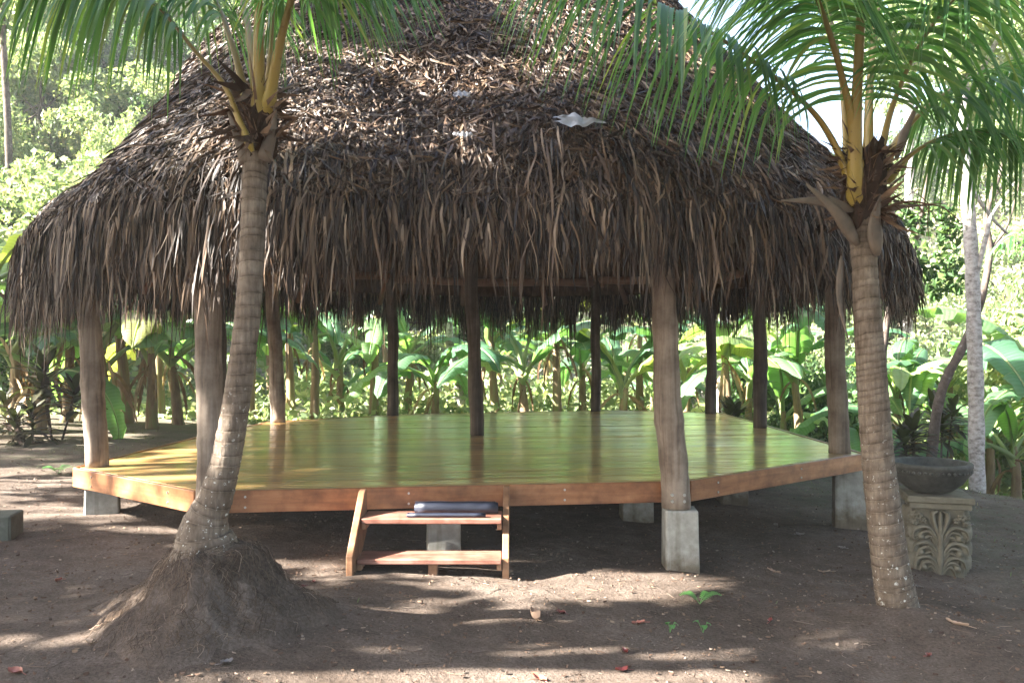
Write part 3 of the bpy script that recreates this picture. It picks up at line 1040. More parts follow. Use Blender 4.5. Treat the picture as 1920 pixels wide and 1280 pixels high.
# ------------------------------------------------------------------ coconut palms
def palm_trunk(pts, wid, name, parent, off, ring_len=0.062, seed=5):
    """pts (px,py,d), wid diameters in metres at the same points."""
    r = np.random.default_rng(seed)
    c = np.array([P(*p) for p in pts])
    dense = catmull(c, 400)
    wd = np.interp(np.linspace(0, 1, 400), np.linspace(0, 1, len(wid)), wid)
    ln = np.r_[0, np.cumsum(np.linalg.norm(np.diff(dense, axis=0), axis=1))]
    s = 0.0; rows = []; ph = []; bul = []
    while s < ln[-1]:
        h = ring_len * r.uniform(0.45, 1.45)
        for u, bb in ((0.0, 0.985), (0.06, 0.978), (0.16, 0.99), (0.5, 1.0), (0.82, 1.012), (0.93, 1.024)):
            rows.append(s + u * h); ph.append(u); bul.append(1 + (bb - 1) * r.uniform(0.5, 1.2))
        s += h
    rows = np.array(rows); ok = rows < ln[-1]
    rows = rows[ok]; ph = np.array(ph)[ok]; bul = np.array(bul)[ok]
    path = np.c_[[np.interp(rows, ln, dense[:, i]) for i in range(3)]].T
    rad = np.interp(rows, ln, wd) / 2 * bul
    seg = 26
    V, F = tube(path - off, rad, seg, up=(0, 1, 0))
    nb = len(rows) * seg
    a = np.tile(np.arange(seg) * 2 * np.pi / seg, len(rows))
    # rings tilt and wander round the trunk
    tilt = np.repeat(0.018 * np.sin(np.cumsum(r.normal(size=len(rows)) * 0.02) + 1), seg) * np.cos(a + np.repeat(rows * 1.3, seg))
    V[:nb, 2] += tilt
    V[:nb] += r.normal(scale=0.0013, size=(nb, 3))
    attr = np.r_[np.repeat(ph, seg), 0.5, 0.5]
    Fs = F if isinstance(F, list) else [F]
    me = mesh_np(name, V, Fs, MAT['palm_trunk'], True, attrs={'ring': attr})
    return obj(name, me, parent)


def project_len(C):
    """apparent length of a centre line in the photograph, 0 when outside."""
    d = np.maximum(C[..., 1], 0.3)
    x = 960 + C[..., 0] * F_PX / d; y = 643 - (C[..., 2] - CAM_Z) * F_PX / d
    inside = ((x > -10) & (x < 1930) & (y > -10) & (y < 1290)).mean(-1)
    L = np.hypot(np.diff(x, axis=-1), np.diff(y, axis=-1)).sum(-1)
    return L * inside


def make_frond(palm, off, pts, seed, start=0.22, nleaf=62, llen=0.85, pet=0.036, droop=0.5, wl=0.0145, sweep=0.75, hint=None):
    r = np.random.default_rng(seed)
    c = np.array([P(*p) for p in pts])
    path = catmull(c, 60)
    ln = np.r_[0, np.cumsum(np.linalg.norm(np.diff(path, axis=0), axis=1))]
    u = ln / ln[-1]
    T = nrm(np.gradient(path, axis=0))
    o = path[-1] - path[0]; o[2] = 0
    o = o / (np.linalg.norm(o) + 1e-6)
    h = np.array([0, 0, 0.85]) - o * 0.55 if hint is None else np.array(hint, float)
    N = nrm(h[None] - T * (T @ h)[:, None])
    S = np.cross(T, N)
    rad = pet * np.interp(u, [0, 0.03, 0.08, 0.25, 1], [0.5, 1.35, 1.0, 0.66, 0.12])
    seg = 10
    a = np.linspace(0, 2 * np.pi, seg, endpoint=False)
    V = (path - off)[:, None, :] + rad[:, None, None] * (np.cos(a)[None, :, None] * S[:, None, :] + 0.62 * np.sin(a)[None, :, None] * N[:, None, :])
    i = np.arange(59)[:, None] * seg; j = np.arange(seg)[None, :]; jn = (j + 1) % seg
    Fq = np.stack([i + j, i + jn, i + seg + jn, i + seg + j], -1).reshape(-1, 4)
    cap0 = np.array([list(range(seg))])
    me = mesh_np('frond', V.reshape(-1, 3), [Fq], MAT['petiole'], True, attrs={'along': np.repeat(u, seg)})
    fr = obj('frond', me, palm)
    # leaflets
    nleaf = int(nleaf * 1.15)
    uu = np.repeat(np.linspace(start, 0.985, nleaf), 2) + r.normal(scale=0.004, size=2 * nleaf)
    sd = np.tile([-1.0, 1.0], nleaf)
    B = np.c_[[np.interp(uu, u, path[:, k]) for k in range(3)]].T
    Tt = nrm(np.c_[[np.interp(uu, u, T[:, k]) for k in range(3)]].T)
    Nn = nrm(np.c_[[np.interp(uu, u, N[:, k]) for k in range(3)]].T)
    Ss = np.cross(Tt, Nn)
    prof = np.interp((uu - start) / (1 - start), [0, 0.12, 0.4, 0.7, 1.0], [0.55, 0.85, 1.0, 0.85, 0.4])
    L = llen * prof * r.uniform(0.88, 1.1, 2 * nleaf)
    fw = sweep * np.interp((uu - start) / (1 - start), [0, 0.5, 1], [0.55, 0.85, 1.7]) * r.uniform(0.85, 1.15, 2 * nleaf)
    up = r.normal(0.22, 0.10, 2 * nleaf)
    D = nrm(Ss * sd[:, None] + Tt * fw[:, None] + Nn * up[:, None])
    k = 8
    t = np.linspace(0, 1, k)[None, :, None]
    dr = (droop * r.uniform(0.75, 1.3, 2 * nleaf))[:, None, None]
    C = D[:, None, :] * t + np.array([0, 0, -1.0]) * dr * t ** 2 * (1.0)
    # keep the length while it bends over
    seglen = np.linalg.norm(np.diff(C, axis=1), axis=2).sum(1)
    C = C * (L / seglen)[:, None, None] + B[:, None, :]
    C = C + r.normal(scale=0.012, size=(2 * nleaf, 1, 3)) * t ** 2
    tang = nrm(np.gradient(C, axis=1))
    Wd = nrm(np.cross(tang, np.repeat(Nn[:, None, :], k, 1) + 0.25 * np.repeat(Tt[:, None, :], k, 1)))
    tw = (r.normal(scale=0.25, size=2 * nleaf)[:, None, None]) + r.normal(scale=0.45, size=2 * nleaf)[:, None, None] * t
    Nb = np.cross(Wd, tang)
    Wd = np.cos(tw) * Wd + np.sin(tw) * Nb
    ws = np.array([0.35, 0.85, 1.0, 1.0, 0.9, 0.7, 0.42, 0.04])[None, :, None] * (wl * np.sqrt(prof) * r.uniform(0.8, 1.15, 2 * nleaf))[:, None, None]
    W = Wd * ws
    fold = np.cross(tang, Wd) * ws * 0.35
    return fr, C, W, fold


def finish_leaflets(palm, off, fronds, limit=300):
    sizes = np.concatenate([project_len(C) for _, C, _, _ in fronds])
    thr = np.sort(sizes)[-limit] if len(sizes) > limit else -1
    for fr, C, W, fold in fronds:
        sz = project_len(C)
        big = (sz >= thr) & (sz > 40)
        Co = C - off
        if (~big).any():
            V, F = ribbon(Co[~big], W[~big], fold[~big])
            o = obj('leaflets', mesh_np('leaflets', V, F, MAT['palm_leaflet'], True), fr)
            o['kind'] = 'stuff'
        for i in np.where(big)[0]:
            V, F = ribbon(Co[i:i + 1], W[i:i + 1], fold[i:i + 1])
            obj('leaflet', mesh_np('leaflet', V, F, MAT['palm_leaflet'], True), fr)


def crown_husk(palm, off, centre, rad, seed, n=70, hgt=0.4):
    """ragged brown fibre cloth and old leaf bases wrapped round the crown's foot."""
    r = np.random.default_rng(seed)
    mb = MB()
    c = np.array(centre) - off
    # wrapped sheath
    a = np.linspace(0, 2 * np.pi, 22, endpoint=False)
    zz = np.linspace(-0.1, hgt * 0.75, 7)
    A, Z = np.meshgrid(a, zz)
    rr = rad * (1.0 + 0.35 * np.sin(np.clip((Z + 0.1) / (hgt * 0.85), 0, 1) * np.pi)) * (1 + 0.10 * r.normal(size=A.shape))
    V = np.stack([c[0] + rr * np.cos(A), c[1] + rr * np.sin(A), c[2] + Z + 0.03 * r.normal(size=A.shape)], -1).reshape(-1, 3)
    i = np.arange(6)[:, None] * 22; j = np.arange(22)[None, :]; jn = (j + 1) % 22
    mb.add(V, np.stack([i + j, i + jn, i + 22 + jn, i + 22 + j], -1).reshape(-1, 4))
    # ragged flaps and threads
    az = r.uniform(0, 2 * np.pi, n)
    out = np.stack([np.cos(az), np.sin(az), 0 * az], -1)
    z0 = r.uniform(-0.05, hgt * 0.7, n)
    L = r.uniform(0.07, 0.26, n)
    k = 5
    t = np.linspace(0, 1, k)[None, :, None]
    upw = r.uniform(-0.7, 1.0, n)[:, None, None]
    C = c + out[:, None, :] * rad * 1.15 + np.array([0, 0, 1.0]) * z0[:, None, None] + (out[:, None, :] * (0.35 + 0.5 * t) + np.array([0, 0, 1.0]) * upw) * t * L[:, None, None] + r.normal(scale=0.03, size=(n, 1, 3)) * t
    tg = nrm(np.gradient(C, axis=1))
    sd = nrm(np.cross(tg, out[:, None, :] + r.normal(scale=0.3, size=(n, 1, 3))))
    w = np.where(r.random(n) < 0.55, r.uniform(0.0018, 0.004, n), r.uniform(0.006, 0.026, n))
    W = sd * w[:, None, None] * np.array([1, 1, 0.85, 0.5, 0.1])[None, :, None]
    mb.add(*ribbon(C, W))
    return mb.build('crown_fibre', MAT['husk_fibre'], palm, smooth=False)


# --- left palm
LB = P(388, 1030, 4.78)
lbase = np.array([-1.66, 4.78, float(ground_z(-1.66, 4.78)) - 0.02])
lp = thing('coconut_palm', 'leaning coconut palm rising from a heaped root mound before the deck', 'palm tree', lbase, 'coconut palms before the pavilion')
L_OFF = lbase
pts = [(384, 1085, 4.78), (385, 1030, 4.78), (382, 995, 4.78), (391, 962, 4.785), (405, 930, 4.79), (424, 860, 4.80), (439, 780, 4.80), (451, 700, 4.82), (467, 560, 4.84), (474, 430, 4.86), (478, 320, 4.87), (480, 265, 4.88)]
palm_trunk(pts, [x * 4.8 / F_PX for x in (150, 122, 92, 75, 65, 56, 52, 50, 47, 46, 45, 50)], 'trunk', lp, L_OFF, 0.066, 5)
# root mound
r = np.random.default_rng(51)
a = np.linspace(0, 2 * np.pi, 56, endpoint=False)
prof = [(0.0, 0.345), (0.15, 0.34), (0.205, 0.32), (0.25, 0.265), (0.30, 0.175), (0.36, 0.09), (0.46, 0.015), (0.58, -0.05), (0.68, -0.13)]
V = []
nz = SinNoise(52, 2, 3.0)
for (rr, zz) in prof:
    for aa in a:
        k = 1 + 0.10 * math.sin(3 * aa + 0.5) + 0.05 * math.sin(7 * aa) + 0.04 * r.normal()
        left = 1 + 0.18 * max(0, -math.cos(aa)) * (rr > 0.25)
        V.append((math.cos(aa) * rr * k * left, math.sin(aa) * rr * k, zz + 0.016 * r.normal() + 0.02))
k = len(prof)
i = np.arange(k - 1)[:, None] * 56; j = np.arange(56)[None, :]; jn = (j + 1) % 56
md = obj('root_mound', mesh_np('root_mound', V, np.stack([i + j, i + jn, i + 56 + jn, i + 56 + j], -1).reshape(-1, 4), MAT['soil']), lp)
n = 2300
az = r.uniform(0, 2 * np.pi, n)
out = np.stack([np.cos(az), np.sin(az), 0 * az], -1)
pr = np.array(prof)
r0 = r.uniform(0.14, 0.56, n)
L = r.uniform(0.02, 0.10, n) * np.where(r.random(n) < 0.08, 1.8, 1)
kk = 5
t = np.linspace(0, 1, kk)[None, :]
sideway = r.normal(scale=0.6, size=n)
wild = r.random(n) < 0.35
sideway = np.where(wild, r.uniform(-1.5, 1.5, n), sideway)
rr = r0[:, None] + L[:, None] * t * np.cos(sideway)[:, None] * 0.8
leftk = 1 + 0.18 * np.maximum(0, -np.cos(az))[:, None] * np.clip((rr - 0.2) / 0.1, 0, 1)
zz = np.interp(rr, pr[:, 0], pr[:, 1]) + 0.03 + r.uniform(-0.006, 0.022, n)[:, None] + 0.02 * np.sin(t * 3.1) * r.normal(size=n)[:, None]
tang_ = np.stack([-np.sin(az), np.cos(az), 0 * az], -1)
wob = 1 + 0.10 * np.sin(3 * az + 0.5) + 0.05 * np.sin(7 * az)
C = out[:, None, :] * (rr * leftk * wob[:, None])[..., None] + tang_[:, None, :] * (L[:, None] * t * np.sin(sideway)[:, None] + 0.02 * np.sin(t * 5 + az[:, None]))[..., None] + np.array([0, 0, 1.0]) * zz[..., None]
w = r.uniform(0.0008, 0.0024, n)
W = tang_[:, None, :] * w[:, None, None] * np.ones((1, kk, 1))
fold = np.array([0, 0, 1.0]) * w[:, None, None] * 0.9 + out[:, None, :] * w[:, None, None] * 0.6
V, F = ribbon(C, W, np.repeat(fold, kk, 1))
rt = obj('roots', mesh_np('roots', V, F, MAT['root_fibre'], True), lp)
rt['kind'] = 'stuff'

fr = []
mk = lambda *a, **k: fr.append(make_frond(lp, L_OFF, *a, **k))
mk([(474, 285, 4.80), (448, 225, 4.78), (420, 160, 4.76), (365, 95, 4.72), (290, 8, 4.65), (190, -50, 4.55), (75, -55, 4.45), (-50, -5, 4.35)], 61, start=0.40, nleaf=60, llen=0.82, droop=1.3, pet=0.031)
mk([(486, 225, 4.82), (485, 120, 4.80), (483, -30, 4.72), (470, -190, 4.45), (455, -290, 3.95), (440, -300, 3.4)], 62, start=0.45, nleaf=50, llen=0.8, droop=1.0, pet=0.036)
mk([(498, 215, 4.90), (507, 90, 4.92), (518, -15, 4.93), (555, -80, 4.95), (625, -90, 5.0), (720, -30, 5.05)], 63, start=0.38, nleaf=56, llen=0.8, droop=1.5, pet=0.034)
mk([(466, 215, 4.98), (440, 100, 5.05), (400, -5, 5.1), (335, -85, 5.15), (250, -110, 5.2), (150, -70, 5.25)], 64, start=0.34, nleaf=56, llen=0.8, droop=1.2, pet=0.034)
mk([(486, 215, 5.00), (468, 70, 5.15), (440, -40, 5.5), (400, -90, 5.95), (350, -80, 6.4)], 65, start=0.34, nleaf=50, llen=0.75, droop=1.0, pet=0.034)
mk([(500, 215, 4.82), (530, 60, 4.7), (575, -80, 4.45), (640, -150, 4.1), (700, -140, 3.7)], 66, start=0.36, nleaf=50, llen=0.8, droop=1.2, pet=0.034)
finish_leaflets(lp, L_OFF, fr)
crown_husk(lp, L_OFF, P(484, 265, 4.90), 0.088, 67, 260, 0.40)
# upright grey leaf-base stubs either side of the crown's foot
for (pa, pb, pc, sgn) in (((492, 300, 4.83), (508, 255, 4.80), (516, 205, 4.78), 1), ((466, 305, 4.84), (447, 255, 4.82), (428, 210, 4.82), -1)):
    c = catmull([P(*pa) - L_OFF, P(*pb) - L_OFF, P(*pc) - L_OFF], 10)
    w = np.linspace(0.055, 0.008, 10)
    V, F = tube(c, w, 10, flat=0.35, up=(0, 1, 0))
    obj('leaf_base', mesh_np('leaf_base', V, F, MAT['grey_boot']), lp)

# --- right palm
rbase = np.array([(1684 - 960) * 5.62 / F_PX, 5.62, float(ground_z(2.54, 5.62)) - 0.05])
R_OFF = rbase
rp = thing('coconut_palm', 'straight coconut palm on bare soil beside the carved pedestal', 'palm tree', rbase, 'coconut palms before the pavilion')
pts = [(1692, 1185, 5.62), (1682, 1130, 5.62), (1668, 1050, 5.63), (1656, 950, 5.64), (1645, 850, 5.65), (1634, 700, 5.66), (1627, 600, 5.67), (1621, 500, 5.68), (1620, 440, 5.68), (1620, 360, 5.68)]
palm_trunk(pts, [x * 5.65 / F_PX for x in (88, 74, 66, 61, 57, 54, 50, 45, 52, 60)], 'trunk', rp, R_OFF, 0.06, 6)
fr = []
mk = lambda *a, **k: fr.append(make_frond(rp, R_OFF, *a, **k))
mk([(1608, 395, 5.63), (1604, 335, 5.57), (1604, 260, 5.52), (1607, 180, 5.44), (1613, 60, 5.25), (1622, -90, 4.85), (1632, -180, 4.3), (1640, -190, 3.75)], 71, start=0.24, nleaf=64, llen=1.05, droop=0.75, pet=0.05, wl=0.016, sweep=0.55)
mk([(1604, 385, 5.66), (1590, 335, 5.66), (1560, 262, 5.66), (1515, 200, 5.64), (1430, 128, 5.6), (1300, 42, 5.5), (1140, -22, 5.35), (960, -30, 5.2)], 72, start=0.28, nleaf=66, llen=0.95, droop=1.5, pet=0.036)
mk([(1652, 335, 5.76), (1688, 255, 5.82), (1760, 185, 5.92), (1850, 135, 6.0), (1960, 120, 6.1), (2090, 170, 6.2)], 73, start=0.26, nleaf=62, llen=0.95, droop=1.4, pet=0.038)
mk([(1660, 345, 5.80), (1715, 285, 5.9), (1795, 250, 6.0), (1885, 255, 6.1), (1985, 310, 6.2)], 74, start=0.26, nleaf=56, llen=0.8, droop=1.4, pet=0.034)
mk([(1646, 320, 5.72), (1672, 205, 5.66), (1725, 85, 5.5), (1800, -10, 5.3), (1900, -50, 5.05), (2010, -20, 4.8)], 75, start=0.28, nleaf=62, llen=1.0, droop=1.0, pet=0.036)
mk([(1592, 310, 5.82), (1578, 150, 5.95), (1550, 10, 6.15), (1490, -90, 6.4), (1400, -130, 6.7)], 76, start=0.34, nleaf=56, llen=0.9, droop=1.0, pet=0.034)
mk([(1628, 320, 5.80), (1632, 150, 5.9), (1655, -30, 6.1), (1700, -150, 6.5), (1760, -170, 7.0)], 77, start=0.36, nleaf=56, llen=0.9, droop=1.0, pet=0.034)
mk([(1610, 330, 5.6), (1590, 190, 5.45), (1545, 30, 5.15), (1490, -90, 4.7), (1430, -130, 4.2)], 78, start=0.40, nleaf=56, llen=0.95, droop=1.1, pet=0.034)
finish_leaflets(rp, R_OFF, fr)
crown_husk(rp, R_OFF, P(1622, 400, 5.68), 0.105, 79, 320, 0.62)
for (pa, pb, pc, w0) in (((1645, 480, 5.56), (1640, 420, 5.54), (1652, 365, 5.55), 0.052), ((1608, 460, 5.58), (1570, 400, 5.55), (1512, 345, 5.53), 0.05), ((1600, 395, 5.6), (1540, 378, 5.56), (1465, 376, 5.52), 0.04), ((1650, 400, 5.6), (1690, 388, 5.6), (1756, 384, 5.6), 0.018), ((1578, 480, 5.62), (1573, 560, 5.6), (1591, 640, 5.58), 0.022), ((1680, 300, 5.75), (1700, 240, 5.8), (1730, 180, 5.85), 0.03)):
    c = catmull([P(*pa) - R_OFF, P(*pb) - R_OFF, P(*pc) - R_OFF], 10)
    w = w0 * np.array([0.35, 0.75, 0.95, 1.0, 0.9, 0.75, 0.6, 0.45, 0.3, 0.12])
    V, F = tube(c, w, 10, flat=0.4, up=(0, 1, 0), rough=0.03)
    obj('leaf_base', mesh_np('leaf_base', V, F, MAT['grey_boot']), rp)
# dry flower stalk with thin branchlets
mb = MB()
r = np.random.default_rng(80)
c = catmull([P(1650, 395, 5.58) - R_OFF, P(1700, 378, 5.55) - R_OFF, P(1768, 388, 5.52) - R_OFF], 12)
mb.add(*tube(c, np.linspace(0.012, 0.004, 12), 6))
for k in range(16):
    p0 = c[r.integers(3, 12)]
    d = np.array([r.normal(0.3, 0.6), r.normal(0, 0.4), r.normal(-0.3, 0.6)]) * 0.16
    mb.add(*tube(np.array([p0, p0 + d * 0.5 + r.normal(size=3) * 0.01, p0 + d]), [0.004, 0.003, 0.0015], 5))
mb.build('flower_stalk', MAT['husk_fibre'], rp)

# --- a young palm just beyond the right edge, one frond reaching into the picture
yb = np.array([(2075 - 960) * 8.6 / F_PX, 8.6, 0.0]); yb[2] = float(ground_z(yb[0], yb[1])) - 0.05
yp = thing('young_palm', 'young palm at the right edge with one yellowish frond tip in view', 'palm tree', yb)
palm_trunk([(2075, 1010, 8.6), (2074, 900, 8.6), (2076, 780, 8.6), (2078, 690, 8.6)], [0.2, 0.16, 0.14, 0.13], 'trunk', yp, yb, 0.06, 8)
fr = []
mk = lambda *a, **k: fr.append(make_frond(yp, yb, *a, **k))
mk([(2076, 700, 8.6), (2060, 560, 8.6), (2010, 450, 8.55), (1940, 420, 8.5), (1880, 455, 8.45)], 91, start=0.3, nleaf=44, llen=0.62, droop=0.9, pet=0.028)
mk([(2080, 700, 8.6), (2100, 540, 8.6), (2150, 420, 8.6), (2220, 400, 8.6), (2290, 450, 8.6)], 92, start=0.3, nleaf=44, llen=0.62, droop=0.9, pet=0.028)
mk([(2078, 700, 8.65), (2070, 540, 8.9), (2060, 420, 9.3), (2050, 400, 9.8)], 93, start=0.3, nleaf=40, llen=0.6, droop=0.9, pet=0.028)
mk([(2078, 700, 8.55), (2085, 540, 8.3), (2090, 430, 7.9), (2100, 420, 7.5)], 94, start=0.3, nleaf=40, llen=0.6, droop=0.9, pet=0.028)
finish_leaflets(yp, yb, fr, 60)
crown_husk(yp, yb, P(2077, 710, 8.6), 0.07, 95, 60, 0.3)

# ------------------------------------------------------------------ pedestal and bowl
pd, pz = 7.25, 0.0
px_ = (1753 - 960) * pd / F_PX
gz = float(ground_z(px_, pd))
ped = thing('carved_pedestal', 'square stone pedestal carved with scrolling leaves behind the right palm', 'pedestal', (px_, pd, gz), rz=math.radians(-16))
H = CAM_Z - (922 - 643) * pd / F_PX - gz
hw = 0.235
V, F = box(-hw + 0.045, hw - 0.045, -hw + 0.045, hw - 0.045, -0.05, H - 0.10, 0.01)
obj('core', mesh_np('core', V, F, MAT['carved_stone'], False), ped)
V, F = box(-hw - 0.02, hw + 0.02, -hw - 0.02, hw + 0.02, H - 0.055, H, 0.008)
obj('top_slab', mesh_np('top_slab', V, F, MAT['carved_stone'], False), ped)
V, F = box(-hw, hw, -hw, hw, H - 0.105, H - 0.0555, 0.006)
obj('neck_moulding', mesh_np('neck_moulding', V, F, MAT['carved_stone'], False), ped)


def scroll(mb, pts, w, y, th=0.05):
    c2 = catmull(np.array(pts, float), 18)
    t = np.linspace(0, 1, 18)
    path = np.c_[c2[:, 0], np.full(18, y) - 0.012 * np.sin(t * np.pi), c2[:, 1]]
    rad = w * np.interp(t, [0, 0.2, 0.7, 1], [0.75, 1.0, 0.95, 0.45])
    T = nrm(np.gradient(path, axis=0))
    B = np.array([0, 1.0, 0])
    Nn = nrm(np.cross(T, B))
    seg = 10
    a = np.linspace(0, 2 * np.pi, seg, endpoint=False)
    V = path[:, None, :] + (np.cos(a)[None, :, None] * Nn[:, None, :]) * rad[:, None, None] + np.sin(a)[None, :, None] * B * th
    V = V.reshape(-1, 3)
    i = np.arange(17)[:, None] * seg; j = np.arange(seg)[None, :]; jn = (j + 1) % seg
    mb.add(V, np.stack([i + j, i + jn, i + seg + jn, i + seg + j], -1).reshape(-1, 4))


HB = H - 0.105
for side in range(4):
    mb = MB()
    yf = -hw + 0.042
    scroll(mb, [(0, 0.0), (0.0, 0.25 * HB), (0.0, 0.6 * HB), (0, 0.97 * HB)], 0.028, yf)
    for s in (-1, 1):
        # crown petals
        scroll(mb, [(0, 0.55 * HB), (s * 0.045, 0.78 * HB), (s * 0.055, 0.92 * HB), (s * 0.02, 0.97 * HB)], 0.020, yf)
        # three pairs of arching leaves with rolled tips
        for (z0, ext, zt, rt) in ((0.08, 0.17, 0.20, 0.055), (0.26, 0.19, 0.42, 0.06), (0.46, 0.19, 0.66, 0.06)):
            for q_, ww in ((0, 0.017), (1, 0.016), (2, 0.014)):
                e = ext - 0.035 * q_; tz = (zt - 0.075 * q_) * HB
                scroll(mb, [(s * 0.015, (z0 - 0.05 * q_) * HB), (s * 0.05, tz * 0.9 + 0.02), (s * (0.11 - 0.02 * q_), tz + 0.035), (s * (e), tz + 0.01), (s * (e + 0.02), tz - 0.05)], ww, yf + 0.004 * q_, 0.045 - 0.006 * q_)
            # rolled tip
            V, F = revolve([(0.0, -0.05), (0.022, -0.045), (0.028, -0.02), (0.028, 0.03)], 12)
            Vr = np.c_[V[:, 0], V[:, 2], V[:, 1]] + np.array([s * (ext - 0.045), yf, (zt - 0.17) * HB + 0.04])
            mb.add(Vr, F)
        # rosettes in the upper corners and between the leaves
        for (rx_, rz_, rr) in ((0.165, 0.88, 0.024), (0.12, 0.82, 0.018), (0.19, 0.78, 0.018), (0.15, 0.31, 0.020), (0.19, 0.55, 0.016)):
            for m_ in range(5):
                aa = m_ * 2 * math.pi / 5
                V, F = revolve([(0.0, -0.04), (rr * 0.5, -0.036), (rr * 0.68, -0.02), (rr * 0.7, 0.02)], 8)
                Vr = np.c_[V[:, 0], V[:, 2], V[:, 1]] + np.array([s * rx_ + math.cos(aa) * rr * 0.8, yf, rz_ * HB + math.sin(aa) * rr * 0.8])
                mb.add(Vr, F)
        V, F = box(s * (hw - 0.022) - 0.016, s * (hw - 0.022) + 0.016, -hw + 0.004, -hw + 0.05, 0.0, HB + 0.002, 0.006)
    o = mb.build('carved_panel', MAT['carved_stone'], ped)
    o.rotation_euler = (0, 0, side * math.pi / 2)

bz = gz + H
bx = (1744 - 960) * pd / F_PX
V, F = revolve([(0.0, 0.0), (0.12, 0.002), (0.17, 0.02), (0.25, 0.085), (0.305, 0.165), (0.315, 0.17), (0.317, 0.215), (0.327, 0.222), (0.327, 0.25), (0.318, 0.258), (0.285, 0.256), (0.275, 0.245), (0.255, 0.20), (0.20, 0.155), (0.10, 0.13), (0.0, 0.125)], 56)
bowl = thing('stone_bowl', 'wide shallow dark stone bowl standing on the carved pedestal', 'bowl', (bx, pd, bz + 0.001))
obj('basin', mesh_np('basin', V, F, MAT['dark_stone']), bowl)
mb = MB()
for k in range(44):
    a = k * 2 * math.pi / 44
    V, F = tube(np.array([[math.cos(a) * 0.312, math.sin(a) * 0.312, 0.193], [math.cos(a) * 0.324, math.sin(a) * 0.324, 0.193]]), [0.017, 0.011], 7)
    mb.add(V, F)
mb.build('rim_beading', MAT['dark_stone'], bowl)
# loose concrete block at the left edge of the yard
lb = (-4.04, 6.75, 0)
gzz = float(ground_z(lb[0], 6.75))
V, F = box(-0.13, 0.115, -0.15, 0.15, -0.04, 0.185, 0.012)
tag(obj('concrete_block', mesh_np('concrete_block', V + rng.normal(scale=0.002, size=V.shape), F, MAT['shaded_concrete'], False), None, (lb[0], 6.75, gzz), (0, 0, math.radians(12))), 'low grey concrete block at the left edge of the bare yard', 'block')

# white torn scraps on the thatch
def scrap(name, px, py, w, h, seed, label):
    r = np.random.default_rng(seed)
    # find roof point along the view ray
    best = None
    for d in np.linspace(4.8, 9.5, 500):
        p = P(px, py, d) - PO
        rr = math.hypot(p[0], p[1])
        zr = np.interp(rr, PROF[::-1, 0], PROF[::-1, 1])
        if p[2] < zr + 0.06:
            best = p; break
    a = math.atan2(best[1], best[0])
    s = np.interp(math.hypot(best[0], best[1]), PROF[::-1, 0], PLEN[::-1])
    q, N, D, S = roof_pt(np.array([a]), np.array([s]))
    N, D, S = N[0], D[0], S[0]
    nu, nv = 14, 9
    V = []
    for v_ in np.linspace(-0.5, 0.5, nv):
        for u_ in np.linspace(-0.5, 0.5, nu):
            edge = 1 + 0.5 * math.sin(u_ * 7 + seed) * abs(v_) + 0.05 * math.sin(u_ * 23 + seed * 2) + 0.25 * math.sin(u_ * 5 + seed * 3) - 1.6 * u_ * u_
            p = S * u_ * w * (1 + 0.3 * math.sin(v_ * 9 + seed)) + D * v_ * h * edge + N * (0.062 + 0.008 * math.sin(u_ * 17 + seed) + 0.008 * math.sin(v_ * 21 + u_ * 8) + r.normal() * 0.004)
            V.append(p)
    ii = np.arange(nv - 1)[:, None] * nu + np.arange(nu - 1)[None, :]
    F = np.stack([ii, ii + 1, ii + nu + 1, ii + nu], -1).reshape(-1, 4)
    o = obj(name, mesh_np(name, V, F, MAT['white_plastic']), None, q[0] + PO)
    tag(o, label, 'scrap')


scrap('plastic_scrap', 1080, 238, 0.30, 0.11, 3, 'largest torn white scrap, lying right of centre on the thatch')
scrap('plastic_scrap', 866, 172, 0.10, 0.06, 5, 'small white scrap highest on the thatch front')
scrap('plastic_scrap', 868, 246, 0.11, 0.045, 8, 'small narrow white scrap lying below the highest one on the thatch')

